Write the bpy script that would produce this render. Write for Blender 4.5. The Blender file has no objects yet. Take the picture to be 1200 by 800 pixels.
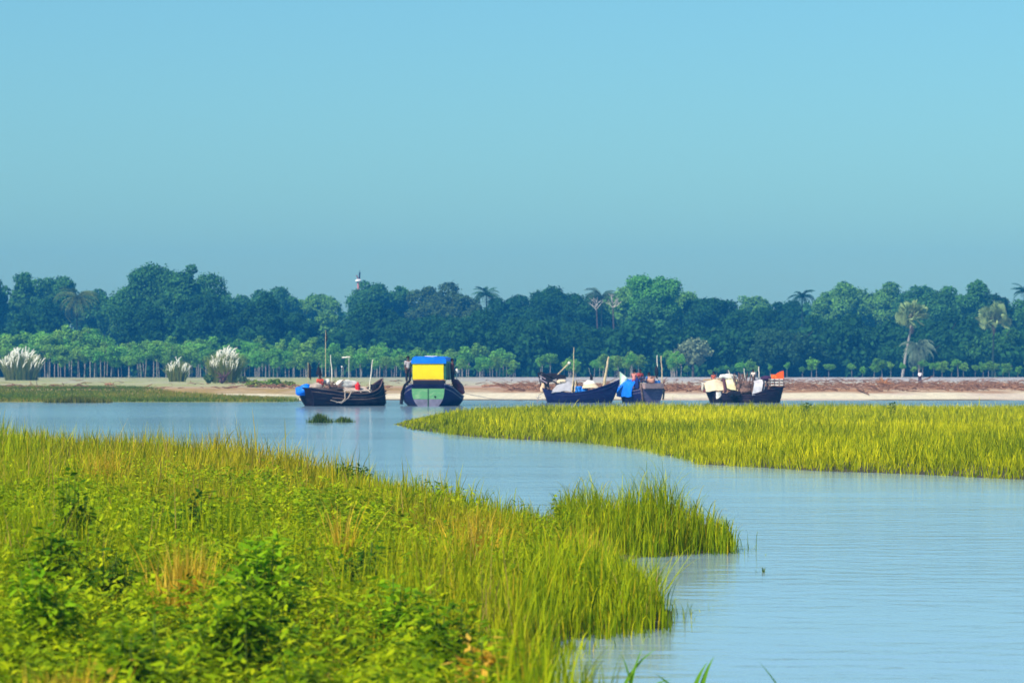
import bpy, bmesh, math, random
import numpy as np
from mathutils import Vector, Matrix, noise as mnoise
R = math.radians
sc = bpy.context.scene
COL = sc.collection

# ------------------------------------------------------------------ camera
CAM_H, F, HOR = 2.2, 4000.0, 436.0          # metres above the water, focal length in photo pixels, horizon row
cam_d = bpy.data.cameras.new('camera'); cam = bpy.data.objects.new('camera', cam_d); COL.objects.link(cam)
cam_d.sensor_width = 36; cam_d.lens = 120; cam_d.clip_start = 0.5; cam_d.clip_end = 20000
cam.location = (0, 0, CAM_H); cam.rotation_euler = (R(90) + math.atan(36 / F), 0, 0)
cam_d.dof.use_dof = True; cam_d.dof.focus_distance = 62; cam_d.dof.aperture_fstop = 5.0
sc.camera = cam
sc.render.resolution_x, sc.render.resolution_y = 1024, 682

# ------------------------------------------------------------------ world, sun, exposure
SUN_EL, SUN_AZ = R(44), R(224)              # azimuth clockwise from +Y; behind the camera, to the left
w = bpy.data.worlds.new('World'); sc.world = w; w.use_nodes = True
nt = w.node_tree; nt.nodes.clear()
sky = nt.nodes.new('ShaderNodeTexSky'); sky.sky_type = 'NISHITA'; sky.sun_disc = False
sky.sun_elevation = SUN_EL; sky.sun_rotation = SUN_AZ; sky.altitude = 0
sky.air_density = 1.3; sky.dust_density = 0.6; sky.ozone_density = 3.0
tint = nt.nodes.new('ShaderNodeMix'); tint.data_type = 'RGBA'; tint.blend_type = 'MULTIPLY'; tint.inputs[0].default_value = 1
tint.inputs[7].default_value = (0.51, 0.90, 1.06, 1)
bg = nt.nodes.new('ShaderNodeBackground'); bg.inputs[1].default_value = 0.084
wo = nt.nodes.new('ShaderNodeOutputWorld')
nt.links.new(sky.outputs[0], tint.inputs[6]); nt.links.new(tint.outputs[2], bg.inputs[0]); nt.links.new(bg.outputs[0], wo.inputs[0])
sd = bpy.data.lights.new('sun', 'SUN'); sun = bpy.data.objects.new('sun', sd); COL.objects.link(sun)
sd.energy = 5.0; sd.angle = R(0.5); sd.color = (1, 0.92, 0.78)
sdir = Vector((math.sin(SUN_AZ) * math.cos(SUN_EL), math.cos(SUN_AZ) * math.cos(SUN_EL), math.sin(SUN_EL)))
sun.rotation_euler = sdir.to_track_quat('Z', 'Y').to_euler(); sun.location = sdir * 300
sc.view_settings.view_transform = 'Standard'; sc.view_settings.look = 'None'
sc.view_settings.exposure = 0.55; sc.view_settings.gamma = 1; sc.view_settings.use_curve_mapping = False
cy = sc.cycles
cy.use_denoising = True
try: cy.denoiser = 'OPENIMAGEDENOISE'
except Exception: pass
cy.max_bounces = 6; cy.diffuse_bounces = 2; cy.glossy_bounces = 3; cy.transmission_bounces = 3; cy.volume_bounces = 0
cy.transparent_max_bounces = 8; cy.caustics_reflective = False; cy.caustics_refractive = False
cy.use_light_tree = False

# ------------------------------------------------------------------ geometry of the view
def gp(px, py, z=0.0):
    "point of the place seen at photo pixel (px,py) at height z"
    d = F * (CAM_H - z) / (py - HOR)
    return ((px - 600) / F * d, d)
def X(px, d): return (px - 600) / F * d
def Z(py, d): return CAM_H + (HOR - py) / F * d

# ------------------------------------------------------------------ numpy noise
def vnoise(x, y, scale, seed=0):
    x = np.asarray(x, float) / scale + 1000.3; y = np.asarray(y, float) / scale + 1000.7
    xi = np.floor(x).astype(np.int64); yi = np.floor(y).astype(np.int64); fx = x - xi; fy = y - yi
    fx = fx * fx * (3 - 2 * fx); fy = fy * fy * (3 - 2 * fy)
    def h(i, j):
        n = (i * 374761393 + j * 668265263 + seed * 1442695041) & 0x7fffffff
        n = ((n ^ (n >> 13)) * 1274126177) & 0x7fffffff
        return ((n ^ (n >> 16)) & 0xffff) / 65535.0
    return (h(xi, yi) * (1 - fx) + h(xi + 1, yi) * fx) * (1 - fy) + (h(xi, yi + 1) * (1 - fx) + h(xi + 1, yi + 1) * fx) * fy
def fbm(x, y, scale, seed=0, octv=3):
    s = 0; a = 1; t = 0
    for k in range(octv):
        s = s + a * vnoise(x, y, scale / 2 ** k, seed + 17 * k); t += a; a *= .5
    return s / t
def sdist(x, y, poly):
    "signed distance to polygon, positive inside"
    P = np.array(poly, float); x = np.asarray(x, float); y = np.asarray(y, float)
    best = np.full(x.shape, 1e18); ins = np.zeros(x.shape, bool)
    for i in range(len(P)):
        a = P[i]; b = P[(i + 1) % len(P)]; dx, dy = b - a
        t = np.clip(((x - a[0]) * dx + (y - a[1]) * dy) / (dx * dx + dy * dy + 1e-12), 0, 1)
        best = np.minimum(best, (x - a[0] - t * dx) ** 2 + (y - a[1] - t * dy) ** 2)
        c = ((a[1] > y) != (b[1] > y)) & (x < (b[0] - a[0]) * (y - a[1]) / (b[1] - a[1] + 1e-15) + a[0])
        ins ^= c
    return np.sqrt(best) * np.where(ins, 1, -1)

# ------------------------------------------------------------------ materials
def newmat(name):
    m = bpy.data.materials.new(name); m.use_nodes = True
    return m, m.node_tree, m.node_tree.nodes['Principled BSDF']
def N(t, typ, **k):
    n = t.nodes.new(typ)
    for a, b in k.items(): setattr(n, a, b)
    return n
_mc = {}
def plain(name, col, rough=.7, metal=0, var=.25, scale=3.0, bump=.3, spec=.12):
    "painted or bare stuff with mottled wear"
    if name in _mc: return _mc[name]
    m, t, b = newmat(name)
    tc = N(t, 'ShaderNodeTexCoord')
    n = N(t, 'ShaderNodeTexNoise'); n.inputs['Scale'].default_value = scale; n.inputs['Detail'].default_value = 5
    t.links.new(tc.outputs['Object'], n.inputs['Vector'])
    r = N(t, 'ShaderNodeMapRange'); r.inputs[1].default_value = .3; r.inputs[2].default_value = .7
    r.inputs[3].default_value = 1 - var; r.inputs[4].default_value = 1 + var
    t.links.new(n.outputs[0], r.inputs[0])
    mx = N(t, 'ShaderNodeVectorMath', operation='SCALE'); mx.inputs[0].default_value = col
    t.links.new(r.outputs[0], mx.inputs['Scale']); t.links.new(mx.outputs[0], b.inputs['Base Color'])
    b.inputs['Roughness'].default_value = rough; b.inputs['Metallic'].default_value = metal
    b.inputs['Specular IOR Level'].default_value = spec
    bp = N(t, 'ShaderNodeBump'); bp.inputs['Strength'].default_value = bump; bp.inputs['Distance'].default_value = .03
    t.links.new(n.outputs[0], bp.inputs['Height']); t.links.new(bp.outputs[0], b.inputs['Normal'])
    _mc[name] = m; return m
def planked(name, col, worn, plank=.16, rough=.65):
    "boat planking: seams along the hull, worn patches"
    if name in _mc: return _mc[name]
    m, t, b = newmat(name)
    tc = N(t, 'ShaderNodeTexCoord'); mp = N(t, 'ShaderNodeMapping'); mp.inputs['Scale'].default_value = (.5, 1, 3)
    t.links.new(tc.outputs['Object'], mp.inputs[0])
    n = N(t, 'ShaderNodeTexNoise'); n.inputs['Scale'].default_value = 2.2; n.inputs['Detail'].default_value = 6; n.inputs['Roughness'].default_value = .7
    t.links.new(mp.outputs[0], n.inputs['Vector'])
    cr = N(t, 'ShaderNodeValToRGB'); cr.color_ramp.elements[0].position = .5; cr.color_ramp.elements[1].position = .68
    cr.color_ramp.elements[0].color = (*col, 1); cr.color_ramp.elements[1].color = (*worn, 1)
    t.links.new(n.outputs[0], cr.inputs[0])
    sp = N(t, 'ShaderNodeSeparateXYZ'); t.links.new(tc.outputs['Object'], sp.inputs[0])
    md = N(t, 'ShaderNodeMath', operation='PINGPONG'); md.inputs[1].default_value = plank / 2; t.links.new(sp.outputs[2], md.inputs[0])
    lt = N(t, 'ShaderNodeMath', operation='GREATER_THAN'); lt.inputs[1].default_value = .008; t.links.new(md.outputs[0], lt.inputs[0])
    bp = N(t, 'ShaderNodeBump'); bp.inputs['Strength'].default_value = .6; bp.inputs['Distance'].default_value = .02
    t.links.new(lt.outputs[0], bp.inputs['Height']); t.links.new(bp.outputs[0], b.inputs['Normal'])
    t.links.new(cr.outputs[0], b.inputs['Base Color']); b.inputs['Roughness'].default_value = rough; b.inputs['Specular IOR Level'].default_value = .15
    _mc[name] = m; return m
def leafmat(name, transl=.35, useobj=True, rough=.55, spec=.25):
    "foliage: own colour of the plant (object colour) times the leaf's own tint"
    m, t, b = newmat(name)
    at = N(t, 'ShaderNodeAttribute', attribute_name='tint')
    if useobj:
        oi = N(t, 'ShaderNodeObjectInfo'); mx = N(t, 'ShaderNodeMix', data_type='RGBA', blend_type='MULTIPLY'); mx.inputs[0].default_value = 1
        t.links.new(oi.outputs['Color'], mx.inputs[6]); t.links.new(at.outputs['Color'], mx.inputs[7]); c = mx.outputs[2]
    else: c = at.outputs['Color']
    t.links.new(c, b.inputs['Base Color']); b.inputs['Roughness'].default_value = rough; b.inputs['Specular IOR Level'].default_value = spec
    tr = N(t, 'ShaderNodeBsdfTranslucent'); t.links.new(c, tr.inputs[0])
    ms = N(t, 'ShaderNodeMixShader'); ms.inputs[0].default_value = transl
    t.links.new(b.outputs[0], ms.inputs[1]); t.links.new(tr.outputs[0], ms.inputs[2])
    t.links.new(ms.outputs[0], t.nodes['Material Output'].inputs[0])
    return m
LEAF = leafmat('tree_leaves', .25, spec=.04, rough=.8)
GRASS = leafmat('grass_blades', .38, useobj=False, rough=.6, spec=.05)
BARK = plain('pale_bark', (.30, .27, .23), .85, scale=4)
MOSSY = plain('mossy_bark', (.025, .045, .03), .95, scale=4)
DBARK = plain('dark_bark', (.09, .07, .055), .9, scale=4)

# ------------------------------------------------------------------ mesh helpers
def npmesh(name, V, Fq, mat, parent=None, tint=None, smooth=False, loc=None, mesh_only=False):
    "V (n,3); Fq (m,k) array of equal-sided faces or list of arrays"
    V = np.asarray(V, np.float32)
    FL = [np.asarray(f, np.int32) for f in (Fq if isinstance(Fq, list) else [Fq]) if len(f)]
    me = bpy.data.meshes.new(name)
    nl = sum(f.size for f in FL); npoly = sum(len(f) for f in FL)
    me.vertices.add(len(V)); me.vertices.foreach_set('co', V.ravel())
    me.loops.add(nl); me.loops.foreach_set('vertex_index', np.concatenate([f.ravel() for f in FL]))
    tot = np.concatenate([np.full(len(f), f.shape[1], np.int32) for f in FL])
    st = np.concatenate([[0], np.cumsum(tot)[:-1]]).astype(np.int32)
    me.polygons.add(npoly); me.polygons.foreach_set('loop_start', st); me.polygons.foreach_set('loop_total', tot)
    if smooth: me.polygons.foreach_set('use_smooth', np.ones(npoly, bool))
    me.update(calc_edges=True)
    if tint is not None:
        T = np.asarray(tint, np.float32)
        if T.ndim == 1: T = np.repeat(T[:, None], 3, 1)
        T = np.concatenate([T, np.ones((len(T), 1), np.float32)], 1)
        a = me.color_attributes.new('tint', 'FLOAT_COLOR', 'POINT'); a.data.foreach_set('color', T.ravel())
    if mat: me.materials.append(mat)
    if mesh_only: return me
    return link(name, me, parent, loc)
def link(name, me, parent=None, loc=None):
    o = bpy.data.objects.new(name, me); COL.objects.link(o)
    if parent: o.parent = parent
    if loc is not None: o.location = loc
    return o
def tag(o, label=None, cat=None, group=None, kind=None):
    if label: o['label'] = label
    if cat: o['category'] = cat
    if group: o['group'] = group
    if kind: o['kind'] = kind
    return o
def empty(name, loc, rz=0, label=None, cat=None, group=None):
    o = bpy.data.objects.new(name, None); COL.objects.link(o); o.location = loc; o.rotation_euler = (0, 0, rz)
    o.empty_display_size = .2
    return tag(o, label, cat, group)
def copy_tree(o, parent=None):
    c = o.copy(); COL.objects.link(c); c.parent = parent
    for ch in list(o.children): copy_tree(ch, c)
    return c

class MB:
    "collects simple shapes into one mesh"
    def __init__(s): s.V = []; s.q = []; s.t = []; s.n = 0; s.ng = []
    def add(s, V, quads=(), tris=(), ng=()):
        s.V.append(np.asarray(V, float)); n = s.n
        s.q += [tuple(i + n for i in f) for f in quads]; s.t += [tuple(i + n for i in f) for f in tris]
        s.ng += [tuple(i + n for i in f) for f in ng]
        s.n += len(V); return s
    def tube(s, pts, rad, k=6, cap=True):
        pts = [Vector(p) for p in pts]; m = len(pts)
        if not hasattr(rad, '__len__'): rad = [rad] * m
        V = []; ref = Vector((0, 0, 1))
        for i, p in enumerate(pts):
            d = (pts[min(i + 1, m - 1)] - pts[max(i - 1, 0)])
            d = d.normalized() if d.length > 1e-9 else Vector((0, 0, 1))
            u = ref if i else (Vector((1, 0, 0)) if abs(d.z) > .8 else Vector((0, 0, 1)))
            a = (u - d * u.dot(d)).normalized(); ref = a; b = d.cross(a)
            for j in range(k):
                th = 2 * math.pi * j / k; V.append(p + (a * math.cos(th) + b * math.sin(th)) * rad[i])
        Q = [(i * k + j, i * k + (j + 1) % k, (i + 1) * k + (j + 1) % k, (i + 1) * k + j) for i in range(m - 1) for j in range(k)]
        G = [tuple(range(k))[::-1], tuple((m - 1) * k + j for j in range(k))] if cap else []
        return s.add(V, Q, ng=G)
    def box(s, c, sz, rz=0, taper=1.0, rx=0):
        c = Vector(c); h = [v / 2 for v in sz]; V = []
        M = Matrix.Rotation(rz, 3, 'Z') @ Matrix.Rotation(rx, 3, 'X')
        for z in (-1, 1):
            f = taper if z > 0 else 1
            for x, y in ((-1, -1), (1, -1), (1, 1), (-1, 1)): V.append(c + M @ Vector((x * h[0] * f, y * h[1] * f, z * h[2])))
        return s.add(V, [(3, 2, 1, 0), (4, 5, 6, 7), (0, 1, 5, 4), (1, 2, 6, 5), (2, 3, 7, 6), (3, 0, 4, 7)])
    def blob(s, c, r, seed=0, amp=.18, nu=14, nv=9, flat=0.0, freq=1.6):
        V = []
        for i in range(nv + 1):
            ph = math.pi * i / nv
            for j in range(nu):
                th = 2 * math.pi * j / nu; d = Vector((math.sin(ph) * math.cos(th), math.sin(ph) * math.sin(th), math.cos(ph)))
                k = 1 + amp * mnoise.noise(d * freq + Vector((seed * 7.3, seed * 3.1, 0)))
                p = Vector((d.x * r[0] * k, d.y * r[1] * k, d.z * r[2] * k))
                if flat and p.z < -r[2] * flat: p.z = -r[2] * flat
                V.append(Vector(c) + p)
        Q = [(i * nu + j, (i + 1) * nu + j, (i + 1) * nu + (j + 1) % nu, i * nu + (j + 1) % nu) for i in range(nv) for j in range(nu)]
        return s.add(V, Q)
    def lathe(s, prof, c=(0, 0, 0), k=16, axis='z'):
        V = []; c = Vector(c)
        for r, z in prof:
            for j in range(k):
                th = 2 * math.pi * j / k; a, b = r * math.cos(th), r * math.sin(th)
                V.append(c + (Vector((a, b, z)) if axis == 'z' else Vector((z, a, b))))
        m = len(prof)
        Q = [(i * k + j, i * k + (j + 1) % k, (i + 1) * k + (j + 1) % k, (i + 1) * k + j) for i in range(m - 1) for j in range(k)]
        return s.add(V, Q, ng=[tuple(range(k))[::-1], tuple((m - 1) * k + j for j in range(k))])
    def sheet(s, P, th=.02):
        "grid of points P[i][j] given a thickness"
        P = [[Vector(p) for p in r] for r in P]; ni, nj = len(P), len(P[0]); V = []
        nr = []
        for i in range(ni):
            for j in range(nj):
                a = P[min(i + 1, ni - 1)][j] - P[max(i - 1, 0)][j]; b = P[i][min(j + 1, nj - 1)] - P[i][max(j - 1, 0)]
                n = a.cross(b); nr.append(n.normalized() if n.length > 1e-9 else Vector((0, 0, 1)))
        for sgn in (1, -1):
            for i in range(ni):
                for j in range(nj): V.append(P[i][j] + nr[i * nj + j] * sgn * th / 2)
        o = ni * nj; Q = []
        for i in range(ni - 1):
            for j in range(nj - 1):
                a = i * nj + j; Q.append((a, a + nj, a + nj + 1, a + 1)); Q.append((o + a, o + a + 1, o + a + nj + 1, o + a + nj))
        for i in range(ni - 1):
            for j in (0, nj - 1):
                a = i * nj + j; Q.append((a, a + nj, o + a + nj, o + a) if j else (a, o + a, o + a + nj, a + nj))
        for j in range(nj - 1):
            for i in (0, ni - 1):
                a = i * nj + j; Q.append((a, a + 1, o + a + 1, o + a) if not i else (a, o + a, o + a + 1, a + 1))
        return s.add(V, Q)
    def build(s, name, mat, parent=None, loc=None, smooth=True, sharp=35):
        me = bpy.data.meshes.new(name)
        me.from_pydata([tuple(v) for a in s.V for v in a], [], s.q + s.t + s.ng)
        me.materials.append(mat); me.validate(); me.update()
        if smooth:
            me.polygons.foreach_set('use_smooth', np.ones(len(me.polygons), bool))
            try: me.set_sharp_from_angle(angle=R(sharp))
            except Exception: pass
        return link(name, me, parent, loc)

# ------------------------------------------------------------------ TERRAIN
bankA = [gp(*p) for p in [(-250, 528), (0, 530), (120, 534), (250, 545), (330, 556), (400, 568), (450, 583), (520, 600), (580, 614),
         (640, 622), (700, 632), (760, 640), (835, 641), (842, 645), (800, 649), (740, 652), (705, 662), (728, 690), (762, 712),
         (772, 735), (700, 741), (640, 752), (618, 775), (640, 800), (655, 850)]] + [(.6, 16), (3, 8), (6, -30), (-70, -30), (-70, 98)]
spitB = [gp(*p) for p in [(462, 497.5), (490, 504), (560, 512), (690, 519), (760, 527), (830, 544), (950, 551), (1080, 556), (1200, 562), (1500, 575),
         (1900, 560), (1900, 486), (1500, 486), (1200, 484), (800, 483), (600, 484), (530, 488), (480, 493)]]
def shore_y(x):
    px = 600 + np.asarray(x) / 262 * F
    b = np.where(px < 340, 251.0, 268.0) + 0
    t = np.clip((px - 335) / 40, 0, 1); b = 251 + 17 * t
    b = b - 9 * np.clip((px - 1100) / 500, 0, 1)
    return b + 3.5 * (vnoise(x, 0 * np.asarray(x), 9, 3) - .5) + 3 * (vnoise(x, 0 * np.asarray(x), 31, 5) - .5)
PROF_D = [-200, -20, -3, 0, 6, 33, 60, 68, 160, 330, 400, 1500]
PROF_Z = [-1.2, -.8, -.12, 0.01, .05, .20, .42, .66, .76, 1.08, 1.2, 1.6]
def H(x, y):
    x = np.asarray(x, float); y = np.asarray(y, float)
    z = np.interp(y - shore_y(x), PROF_D, PROF_Z)
    z = z + np.where(y > 290, .10 * (fbm(x, y * .5, 14, 9) - .5) * np.clip((y - 290) / 40, 0, 1), 0)
    for poly, top, wid in ((bankA, .30, 5.0), (spitB, .10, 2.0)):
        near = sdist(x, y, poly) + .7 * (fbm(x, y, 2.5, 21) - .5)
        zz = np.where(near > 0, np.minimum(near / wid, 1) * top + .02, np.maximum(near * .35, -.9))
        z = np.maximum(z, zz)
    # ground under and behind the camera
    return z
xs = np.sinh(np.linspace(-1, 1, 421) * 4.0) / np.sinh(4.0)
ys = np.concatenate([np.arange(-30, 12, 3.), np.arange(12, 110, .5), np.arange(110, 246, 1.6), np.arange(246, 360, .8), np.arange(360, 700, 2.5), np.geomspace(700, 1450, 24)])
GX, GY = np.meshgrid(xs, ys); GX = GX * (90 + GY.clip(0) * .6)
GZ = np.empty_like(GX)
GZ = H(GX, GY)
ny, nx = GX.shape
idx = np.arange(ny * nx).reshape(ny, nx)
Q = np.stack([idx[:-1, :-1], idx[:-1, 1:], idx[1:, 1:], idx[1:, :-1]], -1).reshape(-1, 4)
x_, y_, z_ = GX.ravel(), GY.ravel(), GZ.ravel()
dd = y_ - shore_y(x_); pxx = 600 + x_ / np.maximum(y_, 1) * F
def mixc(a, b, t): return a * (1 - t[:, None]) + np.asarray(b)[None, :] * t[:, None]
C = np.tile(np.array([.16, .12, .07]), (len(x_), 1))                    # mud
n1 = fbm(x_, y_ * .35, 9, 31); n2 = fbm(x_, y_ * .6, 3.5, 33); n3 = fbm(x_, y_ * .2, 40, 35)
ss = lambda a, b, v: np.clip((v - a) / (b - a), 0, 1) ** 2 * (3 - 2 * np.clip((v - a) / (b - a), 0, 1))
C = mixc(C, (.74, .63, .44), ss(3, 9, dd + 5 * (n2 - .5)))                              # pale beach sand
C = mixc(C, (.60, .46, .36), ss(.45, .6, n1) * .7)
C = mixc(C, (.38, .19, .08), ss(40, 52, dd + 22 * (n1 - .5)) * (.55 + .45 * ss(.35, .6, n2)))  # brown scarp
C = mixc(C, (.50, .30, .22), ss(66, 74, dd) * ss(.3, .6, n1))
C = mixc(C, (.50, .44, .33), ss(90, 140, dd + 50 * (n1 - .5)))
C = mixc(C, (.44, .39, .36), ss(170, 260, dd) )
left = ss(640, 380, pxx)
C = mixc(C, (.34, .34, .10), left * ss(75, 110, dd + 20 * (n1 - .5)) * ss(.25, .5, n2))
C = mixc(C, (.36, .24, .06), left * ss(40, 50, dd + 15 * (n2 - .5)) * (1 - ss(60, 84, dd + 20 * (n1 - .5))) * (.3 + .6 * ss(.35, .6, n2)))
C = mixc(C, (.17, .20, .03), ss(352, 335, pxx + 30 * (n1 - .5)) * (1 - ss(28, 42, dd)) * ss(-5, 2, dd))
C = mixc(C, (.06, .09, .02), ss(395, 430, dd))                          # floor of the forest
C = mixc(C, (.055, .05, .02), (y_ < 200).astype(float))                 # soil under the grass
me_g = npmesh('ground', np.stack([x_, y_, z_], 1), Q, None, tint=C, smooth=True)
gm, t, b = newmat('ground_soil')
at = N(t, 'ShaderNodeAttribute', attribute_name='tint'); geo = N(t, 'ShaderNodeNewGeometry')
n = N(t, 'ShaderNodeTexNoise'); n.inputs['Scale'].default_value = 1.3; n.inputs['Detail'].default_value = 8; n.inputs['Roughness'].default_value = .75
t.links.new(geo.outputs['Position'], n.inputs['Vector'])
r = N(t, 'ShaderNodeMapRange'); r.inputs[1].default_value = .38; r.inputs[2].default_value = .62; r.inputs[3].default_value = .55; r.inputs[4].default_value = 1.2
t.links.new(n.outputs[0], r.inputs[0]); vm = N(t, 'ShaderNodeVectorMath', operation='SCALE')
t.links.new(at.outputs['Color'], vm.inputs[0]); t.links.new(r.outputs[0], vm.inputs['Scale']); t.links.new(vm.outputs[0], b.inputs['Base Color'])
b.inputs['Roughness'].default_value = .9
bp = N(t, 'ShaderNodeBump'); bp.inputs['Strength'].default_value = .7; bp.inputs['Distance'].default_value = .15
t.links.new(n.outputs[0], bp.inputs['Height']); t.links.new(bp.outputs[0], b.inputs['Normal'])
me_g.data.materials.append(gm); tag(me_g, kind='structure')

# ------------------------------------------------------------------ WATER
wm, t, b = newmat('river_water')
b.inputs['Base Color'].default_value = (.24, .35, .44, 1); b.inputs['Roughness'].default_value = .10
b.inputs['IOR'].default_value = 1.333; b.inputs['Specular IOR Level'].default_value = .5
geo = N(t, 'ShaderNodeNewGeometry')
def wave(scale, sx, sy, det):
    mp = N(t, 'ShaderNodeMapping'); mp.inputs['Scale'].default_value = (sx, sy, 1); t.links.new(geo.outputs['Position'], mp.inputs[0])
    q = N(t, 'ShaderNodeTexNoise'); q.inputs['Scale'].default_value = scale; q.inputs['Detail'].default_value = det; t.links.new(mp.outputs[0], q.inputs['Vector']); return q
wa = wave(2.1, .8, 1.1, 5); wb = wave(.22, .35, 1.0, 4); wc = wave(.03, .35, 1.2, 3)
# calmer and rougher streaks
ml = N(t, 'ShaderNodeMapRange'); ml.inputs[1].default_value = .42; ml.inputs[2].default_value = .62; ml.inputs[3].default_value = .25; ml.inputs[4].default_value = 1.0
t.links.new(wc.outputs[0], ml.inputs[0])
m1 = N(t, 'ShaderNodeMath', operation='MULTIPLY'); m1.name = 'ripple'; t.links.new(wa.outputs[0], m1.inputs[0]); t.links.new(ml.outputs[0], m1.inputs[1])
m2 = N(t, 'ShaderNodeMath', operation='MULTIPLY_ADD'); m2.inputs[1].default_value = 1.4; t.links.new(wb.outputs[0], m2.inputs[0]); t.links.new(m1.outputs[0], m2.inputs[2])
bp = N(t, 'ShaderNodeBump'); bp.inputs['Strength'].default_value = 1; bp.inputs['Distance'].default_value = .024
t.links.new(m2.outputs[0], bp.inputs['Height']); t.links.new(bp.outputs[0], b.inputs['Normal'])
wx = 900
wat = npmesh('water', [(-wx, -60, 0), (wx, -60, 0), (wx, 330, 0), (-wx, 330, 0)], np.array([[0, 1, 2, 3]]), wm); tag(wat, kind='structure')

# ------------------------------------------------------------------ GRASS
def blades(root, h, width, lean, curl, az, seg=4, col=None, tipcol=None, seed=0, pw=1.0):
    "root (n,3); returns V, F, tint; each blade a bent tapering ribbon"
    n = len(root); rng = np.random.default_rng(seed)
    tt = np.linspace(0, 1, seg + 1)
    dx, dy = np.cos(az), np.sin(az)
    wa_ = az + np.pi / 2 + rng.normal(0, .5, n); wx_, wy_ = np.cos(wa_), np.sin(wa_)
    V = np.zeros((n, 2 * seg + 1, 3)); T = np.zeros((n, 2 * seg + 1, 3)); off = np.zeros(n); up = np.zeros(n)
    for i, s in enumerate(tt):
        if i:
            ang = lean + curl * ((s - .5 / seg) ** pw)          # angle from the vertical, bending more towards the tip
            off = off + h / seg * np.sin(ang); up = up + h / seg * np.cos(ang)
        c = root + np.stack([dx * off, dy * off, up], 1)
        wd = width * (1 - s ** 2.2) * .5 + .0
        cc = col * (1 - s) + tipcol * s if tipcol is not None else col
        if i < seg:
            V[:, 2 * i] = c - np.stack([wx_ * wd, wy_ * wd, 0 * wd], 1); V[:, 2 * i + 1] = c + np.stack([wx_ * wd, wy_ * wd, 0 * wd], 1)
            T[:, 2 * i] = cc; T[:, 2 * i + 1] = cc
        else: V[:, 2 * i] = c; T[:, 2 * i] = cc
    k = 2 * seg + 1; base = (np.arange(n) * k)[:, None]
    q = [[2 * i, 2 * i + 1, 2 * i + 3, 2 * i + 2] for i in range(seg - 1)]
    Fq = np.concatenate([base + np.array(a)[None, :] for a in q], 0)
    Ft = base + np.array([[2 * seg - 2, 2 * seg - 1, 2 * seg]])
    return V.reshape(-1, 3), [Fq, Ft], T.reshape(-1, 3)
def scatter(poly, dens, rng, margin=0., extra=None):
    P = np.array(poly); x0, y0 = P.min(0); x1, y1 = P.max(0)
    if extra: x0, x1, y0, y1 = max(x0, extra[0]), min(x1, extra[1]), max(y0, extra[2]), min(y1, extra[3])
    n = int((x1 - x0) * (y1 - y0) * dens); x = rng.uniform(x0, x1, n); y = rng.uniform(y0, y1, n)
    # only what lies near the view is planted
    k = np.abs(x) < y * .18 + 4; x, y = x[k], y[k]
    s = sdist(x, y, poly) + .5 * (fbm(x, y, 1.3, 77) - .5)
    k = s > margin; return x[k], y[k], s[k]
def pal(t, cols):
    cols = np.array(cols); t = np.clip(t, 0, .9999) * (len(cols) - 1); i = t.astype(int); f = (t - i)[:, None]
    return cols[i] * (1 - f) + cols[i + 1] * f
G_GREEN = [(.06, .14, .004), (.20, .29, .005), (.40, .46, .006), (.62, .56, .008)]
G_GOLD = [(.15, .16, .006), (.30, .29, .008), (.48, .41, .010), (.54, .36, .02)]
def grass_field(name, poly, dens, hfun, width, seed, region, colfun, seg=4, lean=.18, curl=.7, margin=0., clump=.8):
    rng = np.random.default_rng(seed)
    x, y, s = scatter(poly, dens, rng, margin, region)
    # gather blades in tufts
    cx, cy_ = np.round(x / clump) * clump, np.round(y / clump) * clump
    jx = vnoise(cx, cy_, .37, 5) - .5; jy = vnoise(cx, cy_, .41, 6) - .5
    n = len(x); h = hfun(x, y, s) * rng.uniform(.5, 1.15, n) * np.where(rng.random(n) < .03, 1.35, 1)
    z = np.maximum(H(x, y), -.12) - .02
    az = rng.uniform(0, 2 * np.pi, n)
    wd = width * rng.uniform(.6, 1.4, n)
    ct = colfun(x, y, s, rng)
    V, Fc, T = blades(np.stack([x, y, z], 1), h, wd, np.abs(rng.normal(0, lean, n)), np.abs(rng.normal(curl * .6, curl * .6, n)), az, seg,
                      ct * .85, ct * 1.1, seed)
    print(name, n)
    o = npmesh(name, V, Fc, GRASS, tint=T); return o

# near bank: meadow grass
def colA(x, y, s, rng):
    g = fbm(x, y * .6, 3.2, 41) + rng.normal(0, .10, len(x)) + .07 * ss(30, 60, y) - .03
    gold = ss(.42, .60, g)
    a = pal(rng.beta(2, 2, len(x)), G_GREEN); bcol = pal(rng.beta(2, 2, len(x)), G_GOLD)
    c = a * (1 - gold[:, None]) + bcol * gold[:, None]
    dead = rng.random(len(x)) < .05; c[dead] = np.array([.42, .27, .08])
    return c
def hA(x, y, s):
    return (.6 + .4 * ss(20, 30, y)) * (1 - .40 * ss(520, 590, 600 + x / y * F) * ss(36, 42, y)) * (.12 + .80 * fbm(x, y, 2.6, 51) ** 1.3) * (0.65 + .7 * ss(.35, .65, fbm(x, y, .8, 53)))
o = grass_field('meadow_grass', bankA, 330, hA, .011, 1, (-9, 9, 13, 48), colA)
tag(o, 'yellow green meadow grass covering the near left bank', 'grass', kind='stuff')
o = grass_field('bank_grass', bankA, 150, lambda x, y, s: hA(x, y, s) * 1.0, .02, 2, (-22, 9, 48, 100), colA, seg=3)
tag(o, 'golden green grass along the far edge of the near bank', 'grass', kind='stuff')

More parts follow.
